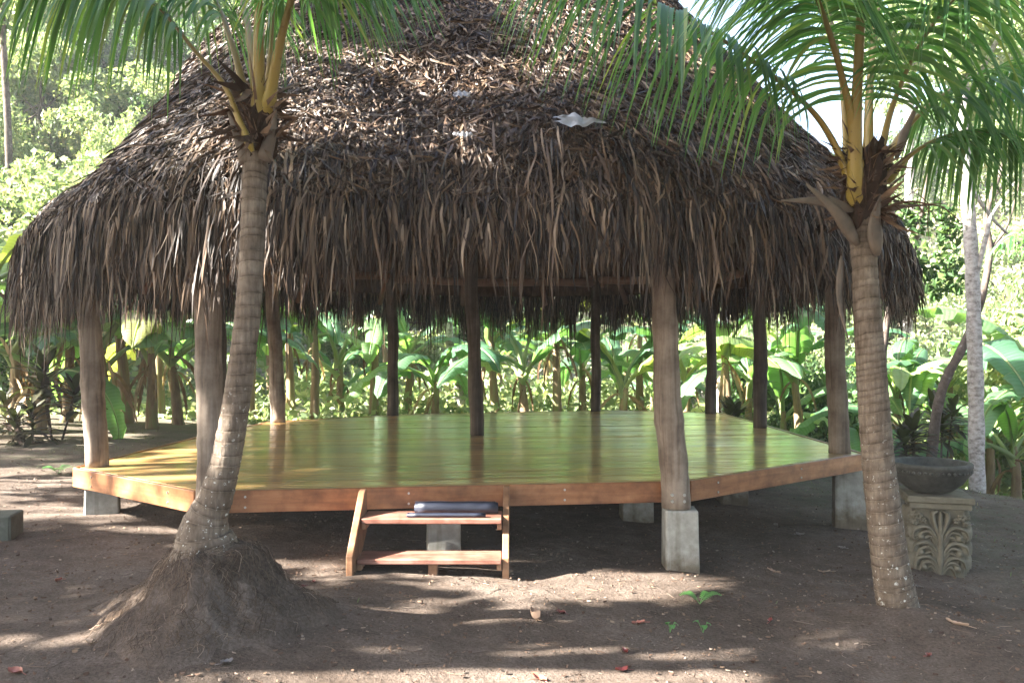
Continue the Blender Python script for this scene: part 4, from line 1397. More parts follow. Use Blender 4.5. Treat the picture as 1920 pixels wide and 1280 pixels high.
# ------------------------------------------------------------------ banana plants
def banana_leaf_mesh(seed, dead=False):
    r = np.random.default_rng(seed)
    k = 20
    t = np.linspace(0, 1, k)
    th0 = r.uniform(0.75, 1.4) if not dead else r.uniform(0.3, 0.8)
    th1 = r.uniform(-1.35, -0.15) if not dead else -1.5
    th = th0 + (th1 - th0) * t ** (1.1 if not dead else 0.45)
    x = np.r_[0, np.cumsum(np.cos(th[:-1]))] / (k - 1); z = np.r_[0, np.cumsum(np.sin(th[:-1]))] / (k - 1)
    yb = 0.05 * np.sin(t * 2 + r.uniform(0, 6)) * t
    C = np.c_[x, yb, z]
    T = nrm(np.gradient(C, axis=0))
    S = nrm(np.cross(np.array([0, 0, 1.0]) - T * T[:, 2:3], T))
    N = np.cross(T, S)
    blade = np.clip((t - 0.18) / 0.82, 0, 1)
    wd = 0.108 * np.sin(np.pi * blade ** 0.75) ** 0.55 * (blade > 0) * r.uniform(0.85, 1.15)
    if dead: wd = wd * 0.6
    mb = MB()
    for s in (-1, 1):
        vfold = r.uniform(0.05, 0.5) if not dead else r.uniform(-1.2, -0.6)
        # torn lobes: cut the blade half into strips that droop differently
        cuts = sorted(r.choice(np.arange(5, k - 2), size=r.integers(2, 8), replace=False).tolist())
        start = 3
        for e in cuts + [k - 1]:
            if e <= start: continue
            idx = np.arange(start, e + 1)
            dd = r.normal(scale=0.22)
            sh = np.linspace(0, 1, len(idx))
            Wv = wd[idx].copy()
            if len(idx) > 2 and e != k - 1: Wv[-1] *= 0.9
            rows = []
            for jcol, f in enumerate((0.0, 0.35, 0.7, 1.0)):
                ang = vfold + dd * f - (0.55 if not dead else 0.2) * f ** 2
                wave = 0.010 * np.sin(idx * 2.3 + s + seed) * f + 0.006 * np.sin(idx * 5.1 + seed) * f
                off = S[idx] * s * (Wv * f * math.cos(ang))[:, None] + N[idx] * (Wv * f * math.sin(ang) + wave)[:, None] + T[idx] * (0.06 * f * Wv / 0.15)[:, None]
                rows.append(C[idx] + off)
            V = np.stack(rows, 1).reshape(-1, 3)
            m_ = 4
            ii = np.arange(len(idx) - 1)[:, None] * m_ + np.arange(m_ - 1)[None, :]
            mb.add(V, np.stack([ii, ii + 1, ii + m_ + 1, ii + m_], -1).reshape(-1, 4), np.repeat(t[idx], 4) + np.tile([0.0, 0.012, 0.024, 0.034], len(idx)))
            start = e
    V, F = tube(C + N * 0.002, np.interp(t, [0, 0.2, 1], [0.02, 0.011, 0.003]), 6, cap=False)
    mb.add(V, F, np.full(len(V), 2.0))
    return mb.mesh('leaf', MAT['banana_dead' if dead else 'banana_leaf'], attr='along')


LEAVES = [banana_leaf_mesh(300 + k) for k in range(12)]
DEAD = [banana_leaf_mesh(340 + k, True) for k in range(6)]


def stem_mesh(seed):
    r = np.random.default_rng(seed)
    n = 14
    t = np.linspace(0, 1, n)
    path = np.c_[0.05 * np.sin(t * 2 + r.uniform(0, 6)) * t, 0.05 * np.sin(t * 2 + r.uniform(0, 6)) * t, t]
    rad = np.interp(t, [0, 0.1, 0.7, 1], [0.10, 0.085, 0.06, 0.035])
    V, F = tube(path, rad, 10, rough=0.05, r=r)
    return mesh_np('pseudostem', V, F, MAT['banana_stem'])


STEMS = [stem_mesh(360 + k) for k in range(5)]


def banana(px, d, h, seed, label, group, nl=7, dead=3, ls=1.7, lean=0.0):
    r = np.random.default_rng(seed)
    x = (px - 960) * d / F_PX
    z = float(ground_z(x, d))
    t = thing('banana_plant', label, 'banana plant', (x, d, z - 0.05), group)
    t.rotation_euler = (r.normal() * 0.04, r.normal() * 0.05 + lean, r.uniform(0, 6.28) if lean == 0 else 0)
    o = obj('pseudostem', STEMS[seed % 5], t); o.scale = (1.15, 1.15, h)
    a0 = r.uniform(0, 6.28)
    for k in range(nl):
        o = obj('leaf', LEAVES[r.integers(12)], t)
        o.location = (0, 0, h * r.uniform(0.72, 1.0))
        s = ls * r.uniform(0.7, 1.35)
        o.scale = (s, s * r.uniform(0.8, 1.1), s)
        up = -0.25 if k == 0 else r.normal(0.12, 0.2)
        o.rotation_euler = (0, up, a0 + k * 2.4 + r.normal() * 0.25)
    for k in range(dead):
        o = obj('dead_leaf', DEAD[r.integers(6)], t)
        o.location = (0, 0, h * r.uniform(0.55, 0.9))
        s = r.uniform(0.7, 1.25)
        o.scale = (s * 0.7, s * 0.8, s)
        o.rotation_euler = (0, r.normal(0.1, 0.2), r.uniform(0, 6.28))


ORD = ['leftmost', 'second', 'third', 'fourth', 'fifth', 'sixth', 'seventh', 'eighth', 'ninth', 'tenth', 'eleventh', 'twelfth', 'thirteenth', 'fourteenth', 'fifteenth', 'sixteenth']
FRONT = {
    'left': [(-25, 12.6, 1.9), (25, 13.6, 1.5), (75, 13.0, 2.0), (125, 14.2, 1.6), (205, 13.6, 1.8), (240, 14.6, 2.0), (285, 13.9, 1.5), (335, 14.8, 2.1), (300, 16.0, 2.3)],
    'middle': [(470, 16.8, 1.7), (545, 17.6, 1.5), (590, 16.8, 1.9), (640, 18.2, 1.6), (700, 17.2, 1.9), (765, 18.5, 1.6), (815, 17.3, 1.5), (930, 18.0, 1.9), (985, 17.0, 1.6), (1045, 17.4, 2.5), (1095, 18.6, 1.4), (1165, 17.5, 1.5), (1200, 18.6, 1.9), (1285, 17.2, 1.7), (1370, 16.0, 2.1), (1400, 17.6, 1.5)],
    'right': [(1465, 16.2, 1.8), (1505, 15.0, 1.5), (1545, 17.0, 1.7), (1600, 17.8, 2.0), (1680, 14.6, 1.9), (1722, 13.8, 1.5), (1775, 14.9, 1.9), (1850, 13.6, 1.6), (1905, 13.0, 1.9), (1960, 14.0, 2.2)],
}
WHERE = {'left': ('banana plant from the left in the thicket left of the leaning palm', 'leftmost banana plant in the thicket left of the leaning palm'),
         'middle': ('banana plant from the left in the row seen behind the deck', 'leftmost banana plant in the row seen behind the deck'),
         'right': ('banana plant from the left in the sunny stand right of the deck', 'leftmost banana plant in the sunny stand right of the deck')}
sd = 400
for zone, rows in FRONT.items():
    srt = sorted(rows)
    for row in rows:
        sd += 1
        k = srt.index(row)
        lab = WHERE[zone][1] if k == 0 else ORD[k] + ' ' + WHERE[zone][0]
        mostly_dead = row[0] in (1045, 1370)
        banana(row[0], row[1] + (1.6 if zone == 'right' else 0.0), row[2] * ((0.55 + 0.95 * ((sd * 0.618) % 1) ** 1.3) if not mostly_dead else 0.95), sd, lab, 'banana plants of the front row', nl=3 if mostly_dead else 6, dead=7 if mostly_dead else (6 if zone == 'left' else 3), ls=1.85 + 0.95 * ((sd * 0.377) % 1))
r = np.random.default_rng(9)
for k in range(20):
    px = -120 + 2200 * (k + r.uniform(0.1, 0.9)) / 20
    d = r.uniform(19.5, 24)
    side = 'left of the leaning palm' if px < 420 else ('behind the deck' if px < 1440 else 'right of the deck')
    banana(px, d, r.uniform(1.2, 2.3), 500 + k, NUM[k % 10] + ' banana plant along the ' + ('nearer', 'middle', 'farther')[k // 10] + ' stretch of the back row, ' + side, 'banana plants of the back rows', nl=6, dead=3, ls=2.0)


# ------------------------------------------------------------------ leafy bushes and trees
def leaf_cloud(n, rx, ry, rz, size, clumps, seed, name, mat, long=1.7):
    r = np.random.default_rng(seed)
    cc = nrm(r.normal(size=(clumps, 3))) * r.uniform(0.35, 1.0, (clumps, 1)) ** 0.6
    cr = r.uniform(0.18, 0.38, clumps)
    which = r.integers(0, clumps, n)
    p = cc[which] + nrm(r.normal(size=(n, 3))) * (cr[which] * r.uniform(0.2, 1.0, n) ** 0.5)[:, None]
    C0 = p * np.array([rx, ry, rz])
    ax = nrm(r.normal(size=(n, 3)) + np.array([0, 0, -0.25]) + p * 0.5)
    nn = nrm(np.cross(ax, r.normal(size=(n, 3)) + np.array([0.3, 0, 0])))
    nn = np.where((nn[:, 2:3] < 0), -nn, nn)
    sdv = np.cross(ax, nn)
    s = size * r.uniform(0.6, 1.3, n)
    L = s * long / 2; w = s / 2
    V = np.stack([C0 - ax * L[:, None], C0 + sdv * w[:, None] + nn * (s * 0.12)[:, None], C0 + ax * L[:, None] - nn * (s * 0.2)[:, None], C0 - sdv * w[:, None] + nn * (s * 0.12)[:, None]], 1).reshape(-1, 3)
    return mesh_np(name, V, np.arange(n * 4).reshape(-1, 4), mat, False), cc * np.array([rx, ry, rz])


def limbs(cc, base, top, r0, r, trunk_h, mat, name, nb=9, wob=0.12):
    mb = MB()
    pts = [np.array(base, float)]
    for k in range(1, 5):
        f = k / 4
        pts.append(np.array(base) + (np.array(top) - np.array(base)) * f + np.array([r.normal(), r.normal(), 0]) * wob * (f < 1))
    c = catmull(pts, 22)
    mb.add(*tube(c, np.linspace(r0, r0 * 0.35, 22), 10, rough=0.03, r=r))
    for k in range(min(nb, len(cc))):
        tgt = cc[k] + np.array(top) * 0
        i0 = r.integers(10, 21)
        p0 = c[i0]
        mid = (p0 + tgt) / 2 + np.array([0, 0, 0.06]) * np.linalg.norm(tgt - p0)
        mb.add(*tube(catmull([p0, mid, tgt], 8), np.linspace(r0 * 0.33, r0 * 0.08, 8), 6))
    return mb.mesh(name, mat)


BUSH = []
for k in range(6):
    pale = k < 4
    me, cc = leaf_cloud(10500, 1.0, 1.0, 0.85, 0.05, 46, 600 + k, 'crown', MAT['bush_leaf_pale' if pale else 'bush_leaf_deep'])
    r = np.random.default_rng(640 + k)
    st = limbs(cc + np.array([0, 0, 1.0]), (0, 0, 0), (0, 0, 1.1), 0.05, r, 1.0, MAT['dark_bark'], 'trunk', 12, 0.06)
    BUSH.append((me, st))


def bush(x, y, s, k, label, group, name='bush', cat='bush', sz=1.0):
    z = float(ground_z(x, y))
    t = thing(name, label, cat, (x, y, z - 0.1 * s), group, rz=random.uniform(0, 6.28))
    o = obj('crown', BUSH[k][0], t, (0, 0, s * sz * 1.0)); o.scale = (s, s, s * sz)
    o = obj('trunk', BUSH[k][1], t); o.scale = (s, s, s * sz)
    return t


r = np.random.default_rng(70)


def bush_row(spots, where):
    spots = sorted(spots)
    for k, (px, d, s) in enumerate(spots):
        kk = int(r.integers(0, 6))
        lab = NUM[k % 10] + (' pale yellow green bush' if kk < 4 else ' deeper green bush') + ' from the left ' + where
        bush((px - 960) * d / F_PX, d, s, kk, lab, 'bushes ' + where, sz=r.uniform(0.9, 1.4))


def spots(p0, p1, d0, d1, n, s0, s1):
    return [(p0 + (p1 - p0) * (k + r.uniform(0.15, 0.85)) / n, r.uniform(d0, d1), r.uniform(s0, s1)) for k in range(n)]


bush_row(spots(-200, 560, 24, 29, 9, 1.5, 2.2), 'along the foot of the left hillside')
bush_row(spots(-200, 560, 31, 36, 9, 1.9, 2.8), 'halfway up the left hillside')
bush_row(spots(-250, 560, 39, 46, 9, 2.4, 3.4), 'high on the left hillside')
bush_row(spots(-250, 620, 49, 57, 9, 2.8, 4.0), 'along the crest of the left hillside')
bush_row(spots(500, 1420, 26, 31, 8, 0.9, 1.5), 'in the gully seen behind the deck')
bush_row(spots(1400, 2150, 23, 28, 9, 1.3, 2.0), 'along the foot of the right hillside')
bush_row(spots(1400, 2150, 30, 36, 9, 1.7, 2.5), 'halfway up the right hillside')
bush_row(spots(1380, 2150, 40, 54, 9, 2.0, 3.2), 'high on the right hillside')
for (px, d, s, k, lab) in ((95, 19.5, 2.3, 0, 'large pale green bush beyond the left end of the roof eave'), (230, 23, 2.6, 1, 'tall pale bush between the left roof slope and the hillside'), (20, 17.5, 1.7, 4, 'dark green bush at the left edge behind the banana thicket'),
                           (1500, 19.5, 1.7, 5, 'rounded green bush seen between the right deck posts'), (1860, 21, 2.4, 2, 'big sunny bush behind the pale slender trunk'), (1990, 17, 2.2, 3, 'pale bush cut by the right edge of the photo')):
    bush((px - 960) * d / F_PX, d, s, k, lab, None, sz=1.15)

# undergrowth over the gully and hillside
n = 110000
yy = 15.5 + 44 * r.random(n) ** 1.2
xx = (r.uniform(-450, 2370, n) - 960) * yy / F_PX
zz = ground_z(xx, yy) + r.random(n) ** 2 * 0.9 * sstep(15.5, 20, yy)
ax = nrm(r.normal(size=(n, 3)) + np.array([0, 0, 0.3])); nn = nrm(np.cross(ax, r.normal(size=(n, 3)))); sdv = np.cross(ax, nn)
s = (0.06 + 0.07 * r.random(n)) * (0.6 + yy / 40)
C0 = np.stack([xx, yy, zz], -1)
V = np.stack([C0 - ax * s[:, None] * 0.9, C0 + sdv * s[:, None] * 0.5, C0 + ax * s[:, None] * 0.9, C0 - sdv * s[:, None] * 0.5], 1).reshape(-1, 3)
tag(obj('undergrowth', mesh_np('undergrowth', V, np.arange(n * 4).reshape(-1, 4), MAT['bush_leaf_pale'], False)), 'low leafy undergrowth covering the gully and hillside', 'undergrowth', kind='stuff')


def line_tree(name, pts, w0, w1, mat, label, branches=(), crown=None, seed=0):
    """slender tree traced by its trunk; branches = list of (points, w0)."""
    r = np.random.default_rng(seed)
    c = [P(*p) for p in pts]
    c[0][2] = float(ground_z(c[0][0], c[0][1])) - 0.1
    off = c[0].copy()
    t = thing(name, label, 'tree', off)
    path = catmull([q - off for q in c], 40)
    V, F = tube(path, np.linspace(w0, w1, 40) / 2 * (1 + 0.05 * np.sin(np.arange(40) * 1.7)), 12, rough=0.025, r=r)
    obj('trunk', mesh_np('trunk', V, F, MAT[mat]), t)
    for bp, bw_ in branches:
        pp = catmull([P(*p) - off for p in bp], 16)
        V, F = tube(pp, np.linspace(bw_, bw_ * 0.3, 16) / 2, 8, rough=0.03, r=r)
        obj('branch', mesh_np('branch', V, F, MAT[mat]), t)
    if crown:
        (cp, rx, rz, nl, sz, mt) = crown
        me, _ = leaf_cloud(nl, rx, rx, rz, sz, 34, seed + 1, 'crown', MAT[mt])
        obj('crown', me, t, P(*cp) - off)
    return t


line_tree('slender_tree', [(1832, 880, 12.6), (1830, 760, 12.6), (1826, 600, 12.6), (1820, 450, 12.6), (1812, 340, 12.6), (1806, 180, 12.6), (1815, -60, 12.7)], 0.23, 0.15, 'pale_bark', 'tall slender pale trunk standing right of the carved pedestal', [([(1820, 560, 12.6), (1850, 440, 12.5), (1862, 400, 12.5), (1905, 340, 12.4)], 0.09), ([(1812, 340, 12.6), (1870, 420, 12.8), (1930, 470, 13.0)], 0.07), ([(1808, 220, 12.6), (1770, 80, 12.5), (1720, -60, 12.4)], 0.1), ([(1808, 200, 12.6), (1880, 60, 12.8), (1960, -40, 13)], 0.1)], ((1850, -20, 12.8), 1.9, 1.3, 4200, 0.11, 'bush_leaf_pale'), 700)
line_tree('leaning_tree', [(1742, 870, 13.2), (1752, 800, 13.2), (1770, 720, 13.2), (1805, 650, 13.2), (1838, 570, 13.25), (1856, 470, 13.3), (1850, 400, 13.3), (1885, 300, 13.4)], 0.17, 0.07, 'dark_bark', 'dark lichened trunk leaning right in front of the pale slender one', [([(1856, 470, 13.3), (1890, 420, 13.3), (1915, 330, 13.3)], 0.07)], ((1900, 230, 13.6), 0.9, 0.6, 900, 0.10, 'bush_leaf_pale'), 702)
line_tree('small_tree', [(1668, 880, 14.3), (1655, 700, 14.3), (1668, 580, 14.3), (1695, 530, 14.3), (1720, 440, 14.3), (1740, 320, 14.4)], 0.14, 0.06, 'dark_bark', 'thin grey trunk bending right behind the right palm trunk', [([(1695, 530, 14.3), (1672, 470, 14.2), (1668, 400, 14.2)], 0.06)], ((1745, 470, 14.4), 0.55, 0.85, 900, 0.09, 'bush_leaf_deep'), 704)
line_tree('pale_tree', [(866, 790, 19.3), (862, 740, 19.3), (852, 680, 19.3), (843, 640, 19.3), (842, 600, 19.3), (836, 480, 19.3), (846, 300, 19.4)], 0.24, 0.13, 'pale_bark', 'crooked whitish trunk seen behind the dark central post', [([(843, 640, 19.3), (820, 560, 19.2), (790, 470, 19.1)], 0.1)], ((850, 280, 19.5), 1.6, 1.2, 2500, 0.12, 'bush_leaf_pale'), 706)
line_tree('pale_tree', [(1352, 800, 20), (1350, 690, 20), (1362, 600, 20), (1380, 470, 20), (1370, 300, 20)], 0.16, 0.1, 'pale_bark', 'thin pale trunk between the two rear right posts', (), ((1370, 290, 20), 1.6, 1.3, 2500, 0.12, 'bush_leaf_pale'), 708)
line_tree('thin_tree', [(22, 400, 24), (15, 250, 24), (8, 120, 24), (0, -60, 24)], 0.22, 0.14, 'dark_bark', 'thin dark trunk on the left hillside at the photo edge', (), ((5, -60, 24), 2.2, 1.6, 3000, 0.14, 'bush_leaf_pale'), 710)
line_tree('hill_tree', [(1700, 400, 30), (1705, 250, 30), (1690, 100, 30), (1700, -40, 30)], 0.35, 0.2, 'pale_bark', 'broad tree high on the right hillside behind the palm crown', [([(1695, 150, 30), (1760, 60, 30), (1800, 0, 30)], 0.14)], ((1790, 30, 30), 4.0, 2.6, 6500, 0.17, 'bush_leaf_pale'), 712)


# cordylines: dark reddish strap-leaved shrubs
def cordyline(px, d, h, seed, label, s=1.0):
    r = np.random.default_rng(seed)
    x = (px - 960) * d / F_PX
    t = thing('cordyline', label, 'shrub', (x, d, float(ground_z(x, d)) - 0.03), 'cordylines among the bananas')
    for q_ in range(3):
        hx = r.normal() * 0.18; hy = r.normal() * 0.18; hh = h * r.uniform(0.6, 1.0)
        V, F = tube(catmull([(hx * 0.3, hy * 0.3, 0), (hx * 0.7, hy * 0.7, hh * 0.5), (hx, hy, hh)], 8), 0.015, 6)
        obj('stem', mesh_np('stem', V, F, MAT['dark_bark']), t)
        n = 26
        az = np.arange(n) * 2.4 + r.normal(size=n) * 0.2
        z0 = hh - 0.35 * np.linspace(1, 0, n)
        el = np.linspace(-0.1, 1.2, n) + r.normal(size=n) * 0.1
        L = s * r.uniform(0.28, 0.46, n)
        k = 6
        tt = np.linspace(0, 1, k)[None, :, None]
        D = np.stack([np.cos(az) * np.cos(el), np.sin(az) * np.cos(el), np.sin(el)], -1)
        C = np.stack([np.full(n, hx), np.full(n, hy), z0], -1)[:, None, :] + D[:, None, :] * L[:, None, None] * tt - np.array([0, 0, 1.0]) * 0.14 * tt ** 2
        Sd = np.stack([-np.sin(az), np.cos(az), 0 * az], -1)
        W = Sd[:, None, :] * 0.045 * s * np.array([0.3, 0.8, 1.0, 0.9, 0.6, 0.05])[None, :, None]
        V, F = ribbon(C, W, -np.array([0, 0, 1.0]) * 0.012 * np.ones((n, k, 1)))
        obj('leaf_cluster', mesh_np('leaf_cluster', V, F, MAT['cordyline_leaf']), t)


cordyline(105, 11.9, 1.15, 801, 'dark leafed shrub left of the leftmost deck post', 1.2)
cordyline(60, 11.6, 0.6, 802, 'low dark shrub at the foot of the left banana thicket')
cordyline(1715, 12.9, 1.0, 803, 'dark red leafed shrub behind the stone bowl', 1.1)
cordyline(1760, 13.6, 1.3, 804, 'reddish strap leafed shrub beside the leaning dark trunk', 1.1)
cordyline(1385, 15.2, 1.1, 805, 'dark green strap leafed shrub behind the rear right posts', 1.2)


# ------------------------------------------------------------------ grass, litter and crumbs on the ground
def scatter(n, x0, x1, y0, y1, seed):
    r = np.random.default_rng(seed)
    return r.uniform(x0, x1, n), r.uniform(y0, y1, n), r


x, y, r = scatter(30000, -11, 11, 4.5, 16, 810)
gr = np.clip(sstep(3.5, 5.2, x + 0.25 * (8 - y)) + sstep(9.0, 10.5, y) * sstep(2.5, 4.5, np.abs(x + 0.4)), 0, 1)
pat = sstep(-0.1, 0.9, SinNoise(811, 2, 3.0)(np.stack([x, y], -1)))
ok = (r.random(len(x)) < gr * pat * 0.85 + 0.004)
x, y = x[ok], y[ok]; n = len(x)
z = ground_z(x, y)
k = 3
t = np.linspace(0, 1, k)[None, :, None]
az = r.uniform(0, 6.28, n)
D = np.stack([np.cos(az) * 0.8, np.sin(az) * 0.8, r.uniform(0.4, 1.0, n)], -1)
L = r.uniform(0.02, 0.07, n)
C = np.stack([x, y, z], -1)[:, None, :] + D[:, None, :] * L[:, None, None] * t - np.array([0, 0, 1.0]) * 0.3 * L[:, None, None] * t ** 2
W = np.stack([-np.sin(az), np.cos(az), 0 * az], -1)[:, None, :] * 0.0035 * np.array([1, 0.8, 0.1])[None, :, None]
V, F = ribbon(C, W)
tag(obj('grass', mesh_np('grass', V, F, MAT['grass_blade'], False)), 'sparse short grass growing at the edges of the yard', 'grass', kind='stuff')

x, y, r = scatter(17000, -6, 7, 3.6, 12, 820)
ok = r.random(len(x)) < np.clip(1.4 - (y - 3.6) / 7, 0.25, 1)
x, y = x[ok], y[ok]; n = len(x)
z = ground_z(x, y) + 0.002
az = r.uniform(0, 6.28, n)
k = 4
t = np.linspace(-0.5, 0.5, k)[None, :, None]
twig = r.random(n) < 0.35
L = np.where(twig, r.uniform(0.03, 0.14, n), r.uniform(0.008, 0.03, n))
w = np.where(twig, r.uniform(0.001, 0.0022, n), r.uniform(0.003, 0.010, n))
D = np.stack([np.cos(az), np.sin(az), r.normal(scale=0.06, size=n)], -1)
Sd = np.stack([-np.sin(az), np.cos(az), r.normal(scale=0.3, size=n)], -1)
C = np.stack([x, y, z + w * 0.8], -1)[:, None, :] + D[:, None, :] * L[:, None, None] * t + Sd[:, None, :] * (r.normal(scale=0.14, size=n) * L)[:, None, None] * (t ** 2 * 4)
W = Sd[:, None, :] * w[:, None, None] * np.array([0.3, 1, 1, 0.3])[None, :, None]
fold = np.array([0, 0, 1.0]) * w[:, None, None] * r.uniform(0.3, 1.2, n)[:, None, None] * np.ones((n, k, 1))
V, F = ribbon(C, W, fold)
tag(obj('leaf_litter', mesh_np('leaf_litter', V, F, MAT['dry_debris'], False)), 'fine dry twigs and leaf crumbs strewn over the soil', 'litter', kind='stuff')

x, y, r = scatter(26000, -5, 5.5, 3.5, 8.5, 830)
clump = SinNoise(831, 2, 4.0)(np.stack([x, y], -1))
ok = r.random(len(x)) < np.clip(0.35 + 0.45 * clump, 0.08, 1) * np.clip(1.3 - (y - 3.5) / 5, 0.15, 1)
x, y = x[ok], y[ok]; n = len(x)
s = r.uniform(0.0016, 0.005, n) * np.where(r.random(n) < 0.015, 2.2, 1)
z = ground_z(x, y) + s * 0.3
O = np.array([[1, 0, 0], [-1, 0, 0], [0, 1, 0], [0, -1, 0], [0, 0, 0.8], [0, 0, -0.6]], float)
V = np.stack([x, y, z], -1)[:, None, :] + (O[None] + r.normal(scale=0.25, size=(n, 6, 3))) * s[:, None, None]
T = np.array([[0, 2, 4], [2, 1, 4], [1, 3, 4], [3, 0, 4], [2, 0, 5], [1, 2, 5], [3, 1, 5], [0, 3, 5]])
F = (np.arange(n)[:, None, None] * 6 + T[None]).reshape(-1, 3)
tag(obj('soil_crumbs', mesh_np('soil_crumbs', V.reshape(-1, 3), F, MAT['soil_crumb'], False)), 'loose soil crumbs and tiny stones on the bare yard', 'gravel', kind='stuff')


def ground_at(px, py):
    for d in np.linspace(3.6, 14, 1500):
        p = P(px, py, d)
        if p[2] <= ground_z(p[0], p[1]):
            return p
    return P(px, py, 6)


def fallen_leaf(px, py, L, wdt, mat, label, seed, name='fallen_leaf', curl=0.5, az=None):
    r = np.random.default_rng(seed)
    p = ground_at(px, py)
    n, m_ = 10, 5
    u = np.linspace(0, 1, n); v = np.linspace(-1, 1, m_)
    wv = wdt / 2 * np.sin(np.pi * np.clip(u, 0.02, 0.98)) ** 0.7
    V = []
    for i_ in range(n):
        for j_ in range(m_):
            V.append(((u[i_] - 0.5) * L, v[j_] * wv[i_], curl * wdt * v[j_] ** 2 * 0.6 + curl * L * 0.35 * (u[i_] - 0.4) ** 2 * 2 + r.normal() * 0.0025 + 0.004))
    ii = np.arange(n - 1)[:, None] * m_ + np.arange(m_ - 1)[None, :]
    F = np.stack([ii, ii + 1, ii + m_ + 1, ii + m_], -1).reshape(-1, 4)
    mb = MB(); mb.add(V, F)
    mb.add(*tube(np.array([[-L / 2 - L * 0.35, 0.01, 0.004], [-L / 2, 0, 0.006], [0, 0, 0.005]]), [0.002, 0.002, 0.0015], 5))
    o = mb.build(name, MAT[mat], None)
    o.location = (p[0], p[1], float(ground_z(p[0], p[1])) + 0.001)
    o.rotation_euler = (r.normal() * 0.08, r.normal() * 0.08, az if az is not None else r.uniform(0, 6.28))
    tag(o, label, 'leaf', 'leaves fallen on the bare yard')


LEAF = [
    (1052, 1150, 0.07, 0.05, 'red_leaf', 'dark red curled leaf beside the pale standing husk'),
    (1198, 1170, 0.10, 0.05, 'red_leaf', 'dark red leaf lying between the steps and the right palm'),
    (1172, 1222, 0.08, 0.045, 'red_leaf', 'bright red leaf on the sunny streak at the bottom'),
    (1165, 1258, 0.10, 0.05, 'red_leaf', 'brownish red leaf just below the bright red one'),
    (1010, 1274, 0.11, 0.05, 'red_leaf', 'dark red leaf at the bottom edge right of centre'),
    (1444, 1165, 0.07, 0.04, 'red_leaf', 'dark maroon leaf left of the right palm base'),
    (566, 1102, 0.06, 0.035, 'red_leaf', 'small crimson leaf right of the root mound'),
    (588, 1092, 0.05, 0.035, 'red_leaf', 'pinkish leaf next to the crimson one by the root mound'),
    (110, 1090, 0.09, 0.05, 'red_leaf', 'dull red leaf on shaded soil left of the root mound'),
    (30, 1262, 0.09, 0.06, 'red_leaf', 'dark red leaf in the lower left corner'),
    (1740, 1230, 0.07, 0.04, 'red_leaf', 'purplish leaf below the right palm mound'),
    (1724, 1102, 0.09, 0.045, 'grey_leaf', 'pale violet grey leaf right of the right palm trunk'),
    (1795, 1172, 0.17, 0.05, 'tan_leaf', 'long tan leaf with stalk right of the right palm base'),
    (176, 1206, 0.09, 0.05, 'tan_leaf', 'orange brown leaf at the foot of the root mound'),
    (438, 1164, 0.10, 0.045, 'grey_leaf', 'pale curled leaf on the right flank of the root mound'),
    (425, 1245, 0.08, 0.05, 'grey_leaf', 'dark grey leaf on the soil below the root mound'),
    (1545, 1073, 0.18, 0.03, 'tan_leaf', 'long thin brown leaf left of the right palm trunk'),
    (1450, 1072, 0.13, 0.035, 'tan_leaf', 'curled brown leaf on soil right of the front footing'),
    (1578, 1028, 0.08, 0.05, 'grey_leaf', 'grey upturned leaf near the right corner footing'),
    (1500, 1003, 0.10, 0.06, 'grey_leaf', 'flat grey leaf in the shade under the right deck edge'),
    (1455, 985, 0.07, 0.05, 'grey_leaf', 'small grey leaf deep under the right deck edge'),
    (1745, 1185, 0.04, 0.03, 'grey_leaf', 'tiny whitish leaf under the long tan leaf'),
    (1820, 985, 0.09, 0.05, 'grey_leaf', 'violet leaf on the grass right of the pedestal'),
    (640, 1185, 0.06, 0.03, 'tan_leaf', 'small tan leaf on the sunny streak left of the steps'),
]
for k, (px, py, L, w_, mt, lab) in enumerate(LEAF):
    fallen_leaf(px, py, L * 0.82, w_ * 0.82, mt, lab, 850 + k)
fallen_leaf(1004, 1163, 0.085, 0.05, 'tan_leaf', 'pale upright curled husk standing on the sunny soil', 880, 'leaf_husk', 1.6)


def seedling(px, py, n, L, label, seed, fern=False):
    r = np.random.default_rng(seed)
    p = ground_at(px, py)
    t = thing('seedling', label, 'seedling', (p[0], p[1], float(ground_z(p[0], p[1]))))
    for k in range(n):
        az = k * 2.4 + r.normal() * 0.3
        D = np.array([math.cos(az), math.sin(az), 0.25])
        Sd = np.array([-math.sin(az), math.cos(az), 0])
        tt = np.linspace(0, 1, 14)
        C = D[None] * tt[:, None] * L * r.uniform(0.7, 1.1) + np.array([0, 0, 1.0]) * (0.05 * np.sin(tt * 2.6))[:, None]
        mb = MB()
        mb.add(*tube(C, np.linspace(0.002, 0.001, 14), 5))
        if fern:
            for i_ in range(3, 14):
                for s in (-1, 1):
                    ll = L * 0.32 * math.sin(i_ / 14 * 2.6 + 0.3)
                    c0 = C[i_]; c1 = c0 + Sd * s * ll + D * 0.3 * ll
                    cc = np.linspace(0, 1, 4)[None, :, None] * (c1 - c0) + c0
                    W = (D * 0.007)[None, None, :] * np.array([0.5, 1, 0.8, 0.1])[None, :, None]
                    mb.add(*ribbon(cc, W))
        else:
            cc = C[6:][None]
            W = Sd[None, None, :] * 0.02 * np.sin(np.linspace(0.1, 3.0, 8))[None, :, None]
            mb.add(*ribbon(cc, W))
        mb.build('leaf', MAT['fern_leaf'], t, smooth=False)


seedling(1312, 1132, 6, 0.13, 'small green fern-like seedling on soil before the front footing', 890, True)
seedling(1318, 1186, 3, 0.07, 'tiny broad leafed sprout below the fern-like seedling', 891)
seedling(1256, 1185, 3, 0.05, 'tiny bright green sprout on the shaded soil', 892)
seedling(110, 888, 6, 0.16, 'low green tuft on the soil left of the deck corner', 893, True)
